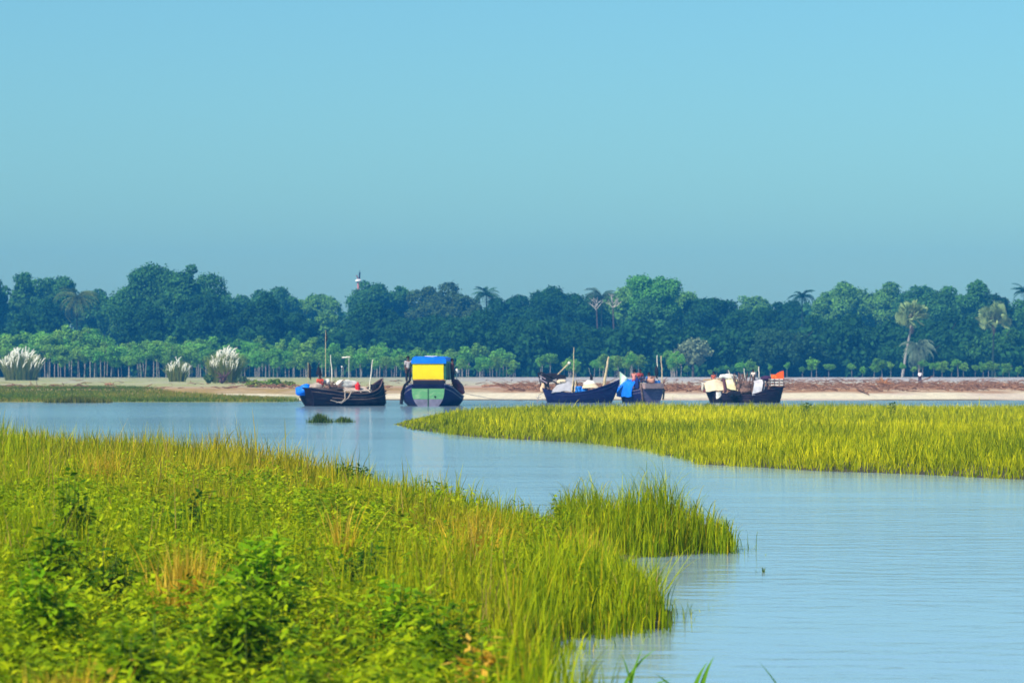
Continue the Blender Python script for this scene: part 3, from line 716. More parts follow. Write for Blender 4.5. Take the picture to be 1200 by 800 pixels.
for row, d in enumerate((632, 641, 650, 660, 671)):
    px = -60 + row * 5
    while px < 606:
        spots.append((px + rng.uniform(-5, 5), d + rng.uniform(-4, 4), top_left(max(px, 0)) + rng.uniform(-6, 9) + (4 - row) * 3.5, 0)); px += rng.uniform(13, 20)
for cx, n_, w_, tp in ((650, 9, 34, 415), (690, 6, 26, 418), (735, 7, 24, 419), (765, 10, 34, 413), (793, 4, 18, 420), (850, 4, 24, 424), (905, 3, 30, 424)):
    for k in range(n_): spots.append((cx + rng.uniform(-w_, w_), rng.uniform(630, 655), tp + rng.uniform(-6, 9), 1))
for px, tp in ((600, 428), (868, 424), (886, 426), (922, 420), (951, 417), (957, 420), (971, 421), (998, 423), (1011, 424), (1024, 422), (1034, 419), (1044, 424), (1058, 424), (1081, 421), (1094, 423), (1104, 418),
               (1123, 419), (1129, 421), (1143, 423), (1152, 424), (1158, 419), (1166, 420), (1183, 423), (1193, 424), (1207, 420), (1222, 422), (940, 430), (1070, 430), (1115, 431), (1175, 430)):
    spots.append((px, rng.uniform(612, 640), tp + rng.uniform(-3, 4), 2))
lab = ['slender young tree with thin pale trunk in the dense stand left of the boats', 'slender young tree in the dense stand behind the two leftmost boats',
       'small young tree in the loose clumps behind the middle boats', 'small young tree standing apart on the shore right of the orange flag']
grp = ['young trees left of the boats', 'young trees behind the two leftmost boats', 'young trees behind the middle boats', 'young trees on the right shore']
for (px, d, tp, kind) in spots:
    pr = rng.choice(protos); first = pr.name not in used
    o = pr if first else copy_tree(pr); used.add(pr.name)
    x0 = X(px, d); g = float(H(np.array([x0]), np.array([float(d)]))[0]); ht = Z(tp, d) - g
    o.location = (x0, d, g - .05); s_ = ht / 9.0; wf = {0: 1.15, 1: 1.25, 2: 1.3}[kind] * rng.uniform(.8, 1.25); o.scale = (s_ * wf, s_ * wf, s_); o.rotation_euler = (0, 0, rng.uniform(0, 6.28))
    li = (0 if px < 350 else 1) if kind == 0 else (2 if px < 915 else 3)
    tag(o, lab[li], 'young tree', grp[li])
    for ch in o.children:
        if ch.name.startswith('crown'):
            v = rng.uniform(.8, 1.25); yl = rng.uniform(.85, 1.35); ch.color = (.145 * v * yl, .36 * v, .045 * v, 1)

# ---- palms
PALM = leafmat('palm_fronds', .2, spec=.08)
def fronds(nf, L, rng, droop=1.2, el=(-.4, 1.3), wl=.55, nleaf=16):
    "feather palm fronds: arched rib with hanging leaflets"
    V, Fq, T = [], [], []; nv = 0
    for i in range(nf):
        az = rng.uniform(0, 6.28); e0 = rng.uniform(*el); p = np.zeros(3); Lf = L * rng.uniform(.8, 1.1); tn = rng.uniform(.7, 1.3); prev = None
        for k in range(nleaf + 1):
            t_ = k / nleaf; e = e0 - droop * t_ ** 1.3; d = np.array([math.cos(az) * math.cos(e), math.sin(az) * math.cos(e), math.sin(e)])
            if k: p = p + d * Lf / nleaf
            sd_ = np.array([-math.sin(az), math.cos(az), 0]); wv = wl * math.sin(math.pi * min(1, .12 + t_ * .9)) ** .6
            for sg in (1, -1):
                q = p + sd_ * sg * wv * .8 + d * wv * .45 + np.array([0, 0, -wv * (.45 + .5 * t_)]); hw = d * .06 + np.array([0, 0, .02])
                V += [p - hw, p + hw, q + hw * .3, q - hw * .3]; Fq.append([nv, nv + 1, nv + 2, nv + 3]); T += [tn] * 4; nv += 4
            rbw = np.array([0, 0, .04])
            if prev is not None: V += [prev - rbw, p - rbw, p + rbw, prev + rbw]; Fq.append([nv, nv + 1, nv + 2, nv + 3]); T += [tn] * 4; nv += 4
            prev = p
    return np.array(V), np.array(Fq), np.array(T)
def coco(px, pyc, d, L, nf, label, seed, colr, droop=1.6, tr=BARK, basepx=None, el=(-.5, 1.3)):
    rng = np.random.default_rng(seed); x0 = X(px if basepx is None else basepx, d); g = float(H(np.array([x0]), np.array([float(d)]))[0])
    zc = Z(pyc, d) - g; xc = X(px, d) - x0; rt = empty('palm_tree', (x0, d, g), 0, label, 'palm')
    mb = MB(); mb.tube([(0, 0, -.3), (xc * .25, 0, zc * .35), (xc * .65, 0, zc * .7), (xc, 0, zc)], [.22, .16, .14, .13], 8); mb.build('trunk', tr, rt)
    V, Fq, T = fronds(nf, L, rng, droop, el); c = npmesh('crown', V + np.array([xc, 0, zc]), Fq, PALM, rt, tint=T); c.color = colr
    return rt
coco(90, 350, 700, 5.6, 60, 'drooping coconut palm in front of the tall trees at the left', 51, (.15, .21, .06, 1), 2.0, MOSSY)
coco(570, 345, 760, 3.8, 44, 'coconut palm poking above the middle of the skyline', 52, (.03, .10, .04, 1), 1.5, MOSSY)
coco(705, 349, 750, 4.4, 46, 'grey green coconut palm left of the brightest tree', 53, (.07, .13, .06, 1), 1.6, MOSSY)
coco(940, 348, 770, 4.2, 40, 'coconut palm silhouetted above the skyline right of the pale tree', 54, (.02, .08, .04, 1), 1.7, MOSSY)
coco(1201, 342, 760, 3.6, 36, 'coconut palm cut by the right edge of the picture', 55, (.02, .08, .04, 1), 1.5, MOSSY)
coco(1077, 408, 628, 4.4, 90, 'grey date palm with hanging fronds beneath the left fan palm', 56, (.17, .24, .15, 1), 2.0, el=(-.9, 1.2))
def fanpalm(px, pyc, d, Rr, label, seed, basepx, bark=BARK):
    rng = np.random.default_rng(seed); x0 = X(basepx, d); g = float(H(np.array([x0]), np.array([float(d)]))[0]); zc = Z(pyc, d) - g; xc = X(px, d) - x0
    rt = empty('fan_palm', (x0, d, g), 0, label, 'palm')
    mb = MB(); mb.tube([(0, 0, -.3), (xc * .35, 0, zc * .35), (xc * .8, 0, zc * .75), (xc, 0, zc)], [.30, .22, .19, .25], 9); mb.build('trunk', bark, rt)
    V, Fq, T = [], [], []; nv = 0; V2, F2, T2 = [], [], []; nv2 = 0; pm = MB()
    for i in range(64):
        dv = rng.normal(0, 1, 3); dv /= np.linalg.norm(dv)
        if dv[2] < -.55: dv[2] *= -1
        pl_ = Rr * rng.uniform(.45, .74); c = dv * pl_ * np.array([1, 1, .95]); c[2] -= .02 * Rr
        a = np.cross(dv, rng.normal(0, 1, 3)); a /= np.linalg.norm(a) + 1e-9; b2 = np.cross(a, dv); fr = Rr * rng.uniform(.26, .40); tn = rng.uniform(.75, 1.25)
        pm.tube([(xc, 0, zc), tuple(np.array([xc, 0, zc]) + c)], [.05, .03], 4)
        nseg = 17
        for k in range(nseg):                                          # pleated fan of stiff segments
            th = -2.2 + 4.4 * k / (nseg - 1); dth = .12
            def P(t_, r_, o): return c + (dv * math.cos(t_) + a * math.sin(t_)) * r_ + b2 * o * r_ - np.array([0, 0, .25 * r_ * abs(math.sin(t_))])
            V += [c, P(th - dth, fr * .7, .10), P(th, fr * rng.uniform(.92, 1.08), -.02), P(th + dth, fr * .7, -.06)]; Fq.append([nv, nv + 1, nv + 2, nv + 3]); T += [tn] * 4; nv += 4
    pm.build('leaf_stalks', plain('palm_stalk', (.30, .30, .12), .7), rt)
    c = npmesh('crown', np.array(V) + np.array([xc, 0, zc]), np.array(Fq), PALM, rt, tint=np.array(T)); c.color = (.28, .38, .14, 1)
    rng2 = np.random.default_rng(seed + 1); Vd, Fd, Td = fronds(16, Rr * .75, rng2, .5, (-1.5, -1.0), .35, 8)
    c = npmesh('dead_leaves', Vd + np.array([xc, 0, zc - .15 * Rr]), Fd, PALM, rt, tint=Td); c.color = (.30, .20, .13, 1)
    return rt
fanpalm(1069, 371, 655, 3.7, 'fan palm with a slanting pale trunk above the date palm', 61, 1057)
fanpalm(1165, 373, 668, 3.7, 'fan palm with brown hanging dead leaves near the right edge', 63, 1163, MOSSY)
# bleached bare limbs
def bare(px, py, d, L, label, seed):
    rng = random.Random(seed); x0 = X(px, d); rt = empty('dead_tree', (x0, d, float(H(np.array([x0]), np.array([float(d)]))[0])), 0, label, 'dead tree')
    zc = Z(py, d) - rt.location.z; lm = MB()
    MB().tube([(0, 0, -.3), (.3, 0, zc * .5), (0, 0, zc)], [.25, .18, .12], 6).build('trunk', DBARK, rt)
    for k in range(7):
        a = rng.uniform(.4, 2.7); s0 = Vector((0, 0, zc - rng.uniform(0, 1.6))); e = Vector((math.cos(a) * L, rng.uniform(-.4, .4) * L, math.sin(a) * L * rng.uniform(.8, 1.3)))
        m_ = s0 + e * .5 + Vector((rng.uniform(-.3, .3), 0, rng.uniform(-.2, .3))); lm.tube([s0, m_, s0 + e], [.09, .06, .02], 5)
        for q in range(3):
            b_ = m_.lerp(s0 + e, rng.random()); lm.tube([b_, b_ + Vector((rng.uniform(-.6, .6), rng.uniform(-.3, .3), rng.uniform(.1, .8)))], [.045, .015], 4)
    lm.build('limbs', plain('bleached_wood', (.55, .48, .42), .8), rt)
bare(699, 358, 738, 1.7, 'bleached bare dead tree left of the brightest tree', 4)
bare(718, 352, 736, 2.0, 'taller bleached dead tree touching the brightest tree', 5)

# ---- mast behind the trees
d = 905; x0 = X(420, d)
rt = empty('signal_mast', (x0, d, 1.2), 0, 'red and white mast with dark antennas poking above the trees', 'mast')
zt = Z(331, d) - 1.2
MB().tube([(0, 0, -.3), (0, 0, zt * .8)], [.35, .3], 8).tube([(0, 0, zt * .8), (0, 0, zt)], .34, 8).build('shaft', plain('mast_red', (.55, .22, .22), .6), rt)
MB().lathe([(.5, zt + .01), (.85, zt + .3), (.85, zt + .6), (.4, zt + .9)]).build('platform', plain('white_paint', (.8, .8, .78), .5), rt)
MB().tube([(-.1, 0, zt + .9), (-.5, 0, zt + 2.0)], [.16, .2], 6).build('antenna', plain('antenna_brown', (.30, .16, .14), .6), rt)
MB().tube([(.25, 0, zt + .9), (.35, 0, zt + 2.7)], [.22, .2], 6).tube([(.35, 0, zt + 2.7), (.35, 0, zt + 3.3)], .05, 5).build('antenna', plain('antenna_dark', (.03, .03, .05), .6), rt)

# ------------------------------------------------------------------ KASH GRASS CLUMPS
PLUME = plain('white_plume', (.92, .89, .78), .9, var=.05)
def kash(px, pybase, d, wpx, toppy, label, seed, nst, nbl, core=True):
    rng = np.random.default_rng(seed); x0 = X(px, d); g = float(H(np.array([x0]), np.array([float(d)]))[0]); r_ = wpx / F * d / 2; ht = Z(toppy, d) - g
    rt = empty('kash_grass_clump', (x0, d, g), 0, label, 'grass clump')
    n = nbl; x = rng.normal(0, .42, n).clip(-1, 1) * r_ * .75; y = rng.normal(0, .42, n).clip(-1, 1) * r_ * .75
    az = np.arctan2(y, x) + rng.normal(0, .5, n); ct = pal(rng.random(n), [(.09, .17, .02), (.22, .28, .035), (.42, .38, .09)])
    V, Fc, T = blades(np.stack([x, y, 0 * x - .05], 1), ht * rng.uniform(.4, .92, n) * (1 - .25 * (x ** 2 + y ** 2) / r_ ** 2), .055 * np.ones(n), np.abs(rng.normal(.10, .14, n)), rng.uniform(0, .8, n), az, 5, ct * .9, ct * 1.1, seed)
    npmesh('blades', V, Fc, GRASS, rt, tint=T)
    for i in range(nst):
        a = rng.uniform(0, 6.28); q = math.sqrt(rng.random()) * r_; ex, ey = math.cos(a) * q, math.sin(a) * q
        hz = ht * (1 - .38 * (q / r_) ** 2) * rng.uniform(.78, 1.0); pl = min(1.1, ht * .26) * rng.uniform(.7, 1.2); wv = rng.uniform(.6, 1.2)
        mb = MB(); mb.tube([(ex * .25, ey * .25, 0), (ex * .7, ey * .7, hz * .5), (ex, ey, hz - pl)], .015, 4)
        lx, ly = rng.normal(.16, .16), rng.normal(0, .1)
        P = [Vector((ex, ey, hz - pl)), Vector((ex * 1.05 + lx * .3, ey * 1.04 + ly * .3, hz - pl * .65)), Vector((ex * 1.1 + lx * .8, ey * 1.08 + ly * .8, hz - pl * .28)), Vector((ex * 1.14 + lx * 1.8, ey * 1.1 + ly * 1.8, hz))]
        mb.tube(P, [.015, .10 * wv, .08 * wv, .008], 5)
        for k_ in range(16):                                     # feathery side tufts
            t_ = rng.uniform(.05, .9); i0 = min(2, int(t_ * 3)); p0 = P[i0].lerp(P[i0 + 1], t_ * 3 - i0); az_ = rng.uniform(0, 6.28)
            mb.tube([p0, p0 + Vector((math.cos(az_) * .16 * wv, math.sin(az_) * .16 * wv, .14))], [.03, .004], 3)
        mb.build('plume', PLUME, rt)
    return rt
kash(25, 445, 520, 46, 404, 'broad clump of white plumed grass at the left edge of the shore', 1, 95, 3600)
kash(208, 447, 470, 24, 415, 'small sparse clump of white plumed grass left of the fuller one', 2, 26, 1000)
kash(264, 449, 440, 36, 403, 'full clump of white plumed grass with a dark stump at its foot', 3, 95, 4200)
def lowbush(px, d, w_, h_, label, seed, colr, name='shore_bush'):
    x0 = X(px, d); g = float(H(np.array([x0]), np.array([float(d)]))[0])
    V, Fq, T = crown(w_ / 2, w_ / 2 * .8, h_ / 2, seed, card=.16, lobes=14, dens=1.6, low=-.9, lobe_r=(.3, .5), core=.5)
    o = npmesh(name, V + np.array([0, 0, h_ * .42]), Fq, LEAF, tint=T, loc=(x0, d, g)); o.color = colr; tag(o, label, 'bush')
lowbush(300, 345, 2.6, .7, 'low yellow green bush right of the full plumed clump', 1, (.22, .30, .04, 1))
lowbush(322, 342, 2.4, .8, 'low dark spotted bush on the sand near the leftmost boat', 2, (.12, .20, .03, 1))
lowbush(338, 350, 1.8, .6, 'smallest low bush nearest the leftmost boat', 3, (.25, .30, .05, 1))
lowbush(245, 430, 1.3, 1.3, 'small green shrub left of the full plumed clump', 4, (.09, .16, .05, 1))
lowbush(284, 432, 1.5, 1.1, 'small grey green shrub at the right foot of the full plumed clump', 5, (.10, .16, .07, 1))

# ------------------------------------------------------------------ DEBRIS AND WOOD ON THE SHORE
WOOD = plain('driftwood', (.23, .12, .07), .85, var=.5, scale=2)
rng = random.Random(8); mb = MB()
for i in range(2600):
    right = rng.random() < .87
    px = rng.uniform(590, 1260) if right else rng.uniform(-40, 600)
    d = rng.choice([rng.uniform(322, 345), rng.uniform(335, 420), rng.uniform(335, 520)]) if px > 880 or rng.random() < .3 else rng.uniform(322, 350)
    x0 = X(px, d)
    if vnoise(np.array([x0]), np.array([d * .3]), 7, 91)[0] < .38: continue
    a = rng.uniform(0, 6.28) if rng.random() < .6 else rng.choice([0, 3.14]) + rng.uniform(-.3, .3); L = rng.uniform(.4, 2.0); el = abs(rng.gauss(0, .16)); g = H(np.array([x0]), np.array([d]))[0]
    p = Vector((x0, d, g + rng.uniform(0, .12))); q = p + Vector((math.cos(a) * L, math.sin(a) * L, L * el)); r_ = rng.uniform(.02, .08)
    mb.tube([p, p.lerp(q, .5) + Vector((rng.uniform(-.1, .1), 0, rng.uniform(0, .15))), q], [r_, r_ * .8, r_ * .3], 4)
tag(mb.build('driftwood_litter', WOOD), 'reddish brown litter of branches and driftwood strewn along the bank', 'driftwood', kind='stuff')
def stump(px, d, s_, label, seed, nroot=14, cat='driftwood', mat=WOOD):
    rng = random.Random(seed); mb = MB(); x0 = X(px, d); g = float(H(np.array([x0]), np.array([float(d)]))[0])
    mb.tube([(-.3 * s_, 0, .1 * s_), (0, 0, .35 * s_), (.25 * s_, 0, .7 * s_)], [.22 * s_, .2 * s_, .14 * s_], 8)
    for k in range(nroot):
        a = rng.uniform(0, 6.28); e = rng.uniform(-.1, 1.1); L = s_ * rng.uniform(.5, 1.3); s0 = Vector((0, 0, .3 * s_)); dv = Vector((math.cos(a) * math.cos(e), math.sin(a) * math.cos(e), math.sin(e)))
        en = s0 + dv * L; en.z = max(en.z, 0.02); mid = s0 + dv * L * .5 + Vector((0, 0, .12 * s_)); mb.tube([s0, mid, en], [.09 * s_, .05 * s_, .015 * s_], 5)
    tag(mb.build('tree_stump', mat, None, (x0, d, g)), label, cat)
stump(1030, 400, .75, 'upturned root stump rising from the litter right of the boats', 1)
stump(1036, 345, .8, 'orange brown root heap on the bank below the upturned stump', 2, 36, mat=plain('orange_wood', (.36, .16, .06), .85))
stump(262, 425, 1.4, 'dark root stump at the foot of the full plumed clump', 3, 18, mat=plain('dark_wood', (.10, .05, .05), .85))
stump(775, 335, .9, 'brown root stump on the sand right of the blue tarp boat', 4)
def logp(px0, d0, px1, d1, r_, label, z0=.1, z1=.1):
    a = Vector((X(px0, d0), d0, float(H(np.array([X(px0, d0)]), np.array([float(d0)]))[0]) + z0)); b_ = Vector((X(px1, d1), d1, float(H(np.array([X(px1, d1)]), np.array([float(d1)]))[0]) + z1))
    mb = MB(); m_ = a.lerp(b_, .55); mb.tube([Vector((0, 0, 0)), m_ - a + Vector((0, 0, .06)), b_ - a], [r_, r_ * .8, r_ * .35], 8)
    L = (b_ - a).length; u = (b_ - a).normalized()
    for k, t_ in enumerate((.35, .6, .8)): mb.tube([u * L * t_, u * L * (t_ + .1) + Vector((.15 * (-1) ** k, .1, .25))], [r_ * .4, r_ * .12], 5)
    tag(mb.build('driftwood_log', WOOD, None, a), label, 'log')
logp(1005, 330, 1018, 296, .14, 'driftwood log sliding down the sand toward the water on the right')
logp(124, 385, 133, 383, .16, 'short dark log lying on the left shore')
logp(565, 345, 590, 343, .12, 'long branch lying on the bank right of the yellow cabin boat')
logp(940, 345, 975, 342, .12, 'long branch lying on the bank right of the orange flag')
logp(1120, 338, 1160, 341, .12, 'long branch lying on the bank below the right fan palm')
#@@BOATS
# ------------------------------------------------------------------ BOATS
NAVY = planked('navy_planks', (.006, .008, .060), (.02, .022, .085))
DARKH = planked('tarred_planks', (.014, .008, .024), (.06, .036, .045))
BLK = plain('black_stuff', (.014, .012, .02), .7)
WGREY = planked('grey_weathered_planks', (.085, .075, .15), (.16, .14, .20))
WBROWN = planked('brown_weathered_planks', (.11, .07, .065), (.26, .19, .16))
INNER = plain('inner_wood', (.09, .06, .05), .85, var=.4)
BAMBOO = plain('bamboo', (.55, .42, .24), .6, var=.25)
PALEPOLE = plain('pale_pole', (.68, .62, .50), .6, var=.2)
BLUE = plain('blue_tarp', (.010, .16, .72), .45, var=.18, bump=.5)
BLUE2 = plain('light_blue_tarp', (.03, .22, .70), .5, var=.2, bump=.5)
YEL = plain('yellow_board', (.80, .58, .0), .5, var=.05, bump=.1)
WHITE = plain('white_cloth', (.68, .63, .56), .8, var=.22, bump=.5)
CREAM = plain('cream_cloth', (.64, .50, .34), .8, var=.18, bump=.5)
GREYC = plain('grey_cloth', (.34, .33, .36), .8, var=.2, bump=.6)
GREEN = planked('green_painted_planks', (.11, .30, .13), (.24, .40, .20))
DGREEN = plain('dark_green_paint', (.03, .12, .07), .55)
MAROON = plain('maroon_mat', (.16, .035, .05), .8, var=.3)
RED = plain('red_plastic', (.72, .03, .03), .45)
NET = plain('brown_net', (.17, .10, .08), .95, var=.5, scale=9, bump=1)
ROPE = plain('rope', (.42, .33, .27), .9, var=.3)
ORANGE = plain('orange_flag', (.90, .10, .01), .7, var=.2)

def hull(st, mat, parent, inner=INNER, th=.05, nsec=9, transom=None, p=1.0, name='hull', trim=None, rs=0.0, rb=0.0):
    "st: stations (x, half beam, keel z, gunwale z) stern to bow"
    def sec(x, hb, zk, zs, o=0.0):
        out = []
        for j in range(-nsec, nsec + 1):
            u = j / nsec; a = abs(u) * math.pi / 2
            y = math.copysign(math.sin(a) ** (.75 * p) * max(hb - o, .004), u); z = zk + o + (zs - zk - o) * (1 - math.cos(a)) ** .95
            rake = -rs * (z - zk) * max(0, 1 - (x - st[0][0]) / 1.3) + rb * (z - zk) * max(0, 1 - (st[-1][0] - x) / 1.3)
            out.append(Vector((x + rake, y, z)))
        return out
    # finer stations by Catmull-like interpolation
    fine = []
    for i in range(len(st) - 1):
        p0, p1, p2, p3 = [np.array(st[max(0, min(len(st) - 1, k))]) for k in (i - 1, i, i + 1, i + 2)]
        for s in (0, .25, .5, .75):
            fine.append(.5 * (2 * p1 + (p2 - p0) * s + (2 * p0 - 5 * p1 + 4 * p2 - p3) * s * s + (3 * p1 - p0 - 3 * p2 + p3) * s ** 3))
    fine.append(np.array(st[-1])); m = 2 * nsec + 1; V = []
    for f in fine: V += sec(*f)
    n0 = len(V)
    for f in fine: V += sec(*f, o=th)
    Q = []; nf = len(fine)
    for i in range(nf - 1):
        for j in range(m - 1):
            a = i * m + j; Q.append((a, a + 1, a + m + 1, a + m)); b_ = n0 + a; Q.append((b_, b_ + m, b_ + m + 1, b_ + 1))
        for j in (0, m - 1):
            a = i * m + j; b_ = n0 + a; Q.append((a, a + m, b_ + m, b_) if j == 0 else (a, b_, b_ + m, a + m))
    for i, fl in ((0, 0), (nf - 1, 1)):
        r_ = [i * m + j for j in range(m)]
        Q += []
    mb = MB(); mb.add(V, Q, ng=[tuple(range(m))[::-1], tuple((nf - 1) * m + j for j in range(m)), tuple(n0 + j for j in range(m)), tuple(n0 + (nf - 1) * m + j for j in range(m))[::-1]])
    h = mb.build(name, mat, parent, sharp=50)
    tr = MB()
    for sg in (-1, 1):
        tr.tube([(f[0] - rs * (f[3] - f[2]) * max(0, 1 - (f[0] - st[0][0]) / 1.3) + rb * (f[3] - f[2]) * max(0, 1 - (st[-1][0] - f[0]) / 1.3), sg * (f[1] - .01), f[3] + .015) for f in fine], .045, 6)
        tr.tube([(f[0] - .8 * rs * (f[3] - f[2]) * max(0, 1 - (f[0] - st[0][0]) / 1.3) + .8 * rb * (f[3] - f[2]) * max(0, 1 - (st[-1][0] - f[0]) / 1.3), sg * (f[1] * .965 + .02), f[3] - .20 * (f[3] - f[2]) / 1.2) for f in fine], .03, 5)
    tr.build('gunwale', trim or mat, parent)
    dk = MB(); dz = .52
    P = []
    for f in fine[1:-2]:
        z = f[2] + (f[3] - f[2]) * .60; hb = f[1] * .86
        P.append([(f[0], -hb, z), (f[0], 0, z + .03), (f[0], hb, z)])
    dk.sheet(P, .03).build('deck', inner, parent, sharp=50)
    # thwarts
    tw = MB()
    for f in fine[3:-3:4]: tw.box((f[0], 0, f[3] - .12), (.12, 2 * f[1] * .95, .05))
    tw.build('cross_beam', inner, parent, smooth=False)
    return fine
def place(px, d, yaw, name, label, cat='boat', group=None):
    return empty(name, (X(px, d), d, 0), yaw, label, cat, group)
def on(boat, x, y, z):
    a = boat.rotation_euler.z; l = boat.location
    return Vector((l.x + x * math.cos(a) - y * math.sin(a), l.y + x * math.sin(a) + y * math.cos(a), l.z + z))
def put(mb, name, mat, boat, xyz, label, cat, rz=0, group=None, sharp=35):
    o = mb.build(name, mat, None, on(boat, *xyz), sharp=sharp); o.rotation_euler = (0, 0, boat.rotation_euler.z + rz); return tag(o, label, cat, group)

def person(loc, rz, pose, label, skin=(.12, .06, .04), shirt=None, legs=None, hair=(.006, .005, .006), H_=1.65, wrap=None):
    "one continuous body grown from a skeleton; hair and clothes are its children; faces -Y before turning"
    k = H_ / 1.65; rt = empty('person', loc, rz, label, 'person')
    J = {}
    sit = pose in ('sit', 'squat'); hip = .12 if sit else .88; lean = {'stand': .0, 'sit': .10, 'squat': .18, 'bend': .55, 'work': .22}[pose]
    def up(h, fwd=0, side=0):      # along the leaning spine
        return Vector((side, -math.sin(lean) * h - fwd * math.cos(lean), hip + math.cos(lean) * h - fwd * math.sin(lean)))
    V = [up(0), up(.18), up(.34), up(.48), up(.55), up(.62, .015), up(.70, .01), up(.76, 0)]
    E = [(0, 1), (1, 2), (2, 3), (3, 4), (4, 5), (5, 6), (6, 7)]; Rr = [.13, .115, .13, .09, .048, .072, .088, .055]
    def add(v, par, r_): V.append(Vector(v)); E.append((par, len(V) - 1)); Rr.append(r_); return len(V) - 1
    add(up(.655, .105), 5, .018)                                             # nose
    for sg in (-1, 1): add(up(.665, -.01, sg * .088), 6, .016)               # ears
    clothes_top = []; clothes_leg = []
    for sg in (-1, 1):
        s_ = add(up(.46, 0, sg * .165), 3, .055)
        if pose == 'stand': el, wr = up(.18, .02, sg * .22), up(-.06, .10, sg * .20)
        elif pose in ('bend', 'work'): el, wr = up(.22, .18, sg * .2), up(.14, .40, sg * .12)
        else: el, wr = up(.22, .10, sg * .22), up(.10, .30, sg * .13)
        e_ = add(el, s_, .04); w_ = add(wr, e_, .028); dirv = (wr - el).normalized(); pm = add(wr + dirv * .07, w_, .032)
        sdv = Vector((1, 0, 0))
        for q in range(4):
            b1 = add(wr + dirv * .105 + sdv * (q - 1.5) * .020, pm, .010); b2 = add(wr + dirv * (.14 + (.012, .02, .016, 0)[q]) + sdv * (q - 1.5) * .022 + Vector((0, -.01, -.01)), b1, .009)
            add(wr + dirv * (.158 + (.012, .02, .016, 0)[q]) + sdv * (q - 1.5) * .022 + Vector((0, -.025, -.025)), b2, .008)
        t1 = add(wr + dirv * .05 - sdv * sg * .045, w_, .011); add(wr + dirv * .09 - sdv * sg * .06, t1, .009)
        if sit:
            kn = Vector((sg * .17, -.40, .34 if pose == 'sit' else .46)); an = Vector((sg * .14, -.30 if pose == 'sit' else -.24, .06))
        else: kn = Vector((sg * .10, -.03 - .03 * (sg > 0), .47)); an = Vector((sg * .11, .03 * sg, .07))
        h1 = add(Vector((sg * .09, 0, hip - .03)), 0, .09); k1 = add(kn, h1, .06); a1 = add(an, k1, .038); f1 = add(an + Vector((sg * .02, -.10, -.035)), a1, .035); add(an + Vector((sg * .03, -.19, -.045)), f1, .025)
        clothes_top.append((up(.46, 0, sg * .165), el)); clothes_leg.append((Vector((sg * .09, 0, hip - .03)), kn, an))
    def skinmesh(name, V, E, Rr, col, parent):
        me = bpy.data.meshes.new(name); me.from_pydata([v * k for v in V], E, []); me.update()
        o = bpy.data.objects.new(name, me); COL.objects.link(o); o.parent = parent
        md = o.modifiers.new('skin', 'SKIN'); md.use_smooth_shade = True
        for i, r_ in enumerate(Rr): me.skin_vertices[0].data[i].radius = (r_ * k, r_ * k)
        me.skin_vertices[0].data[0].use_root = True
        o.modifiers.new('sub', 'SUBSURF').levels = 1; o.modifiers['sub'].render_levels = 2
        me.materials.append(plain('cloth_%d_%d_%d' % tuple(int(c * 255) for c in col), col, .8, var=.12) if name != 'body' else plain('skin', col, .55, var=.06)); return o
    skinmesh('body', V, E, Rr, skin, rt)
    if shirt:
        v = [up(-.02), up(.18), up(.34), up(.49)]; e = [(0, 1), (1, 2), (2, 3)]; r_ = [.15, .135, .152, .10]
        for a, b_ in clothes_top: v += [a, a.lerp(b_, .8)]; n_ = len(v); e += [(3, n_ - 2), (n_ - 2, n_ - 1)]; r_ += [.075, .06]
        skinmesh('shirt', v, e, r_, shirt, rt)
    if legs:
        v = [up(.08), up(-.02)]; e = [(0, 1)]; r_ = [.135, .148]
        for a, b_, c in clothes_leg: v += [a, b_, b_.lerp(c, .8)]; n_ = len(v); e += [(1, n_ - 3), (n_ - 3, n_ - 2), (n_ - 2, n_ - 1)]; r_ += [.105, .085, .07]
        skinmesh('trousers', v, e, r_, legs, rt)
    hc = up(.715, -.02) * k
    MB().blob(hc, (.105 * k, .112 * k, .10 * k), 3, .12).build('hair', plain('hair', hair, .8, var=.1), rt)
    for sg in (-1, 1): MB().blob(up(.675, .083, sg * .032) * k, (.012, .01, .01), 1, 0, 6, 5).build('eye', BLK, rt)
    if wrap: MB().blob(up(.74, 0) * k, (.125 * k, .125 * k, .09 * k), 5, .2).build('headscarf', plain('scarf', wrap, .8), rt)
    return rt
def flag(boat, x, y, z, hp, pw, ph, mat, label, lean=(0, 0), tri=False, pole=BAMBOO, yaw=0.0, pr=.025, cat='flag', sag=.15):
    rt = empty('flag', on(boat, x, y, z), yaw, label, cat)
    tip = Vector((lean[0], lean[1], hp)); MB().tube([(0, 0, 0), tip * .5, tip], [pr, pr * .9, pr * .6], 6).build('pole', pole, rt)
    P = []
    for i in range(7):
        r_ = []
        for j in range(5):
            u, v = i / 6, j / 4; hh = ph * (1 - u * (.9 if tri else .12))
            r_.append(tip * (1 - (ph * v) / hp) * 1.0 * (1 if not tri else 1) + Vector((pw * u + .03, .10 * math.sin(u * 6 + v * 2) * pw, -sag * u * u * ph + (ph - hh) * (v - .5) * 1.0)))
        P.append(r_)
    MB().sheet(P, .012).build('cloth', mat, rt); return rt
def pole(boat, a, b_, r_, mat, label, cat='pole', name='bamboo_pole', k=7):
    A = on(boat, *a); B = on(boat, *b_); mb = MB(); n_ = 7; P = []
    for i in range(n_): t_ = i / (n_ - 1); P.append((B - A) * t_ + Vector((.02 * math.sin(i * 2.1), 0, .02 * math.cos(i * 1.7))))
    mb.tube(P, [r_ * (1 - .45 * i / (n_ - 1)) for i in range(n_)], k); o = mb.build(name, mat, None, A); return tag(o, label, cat)

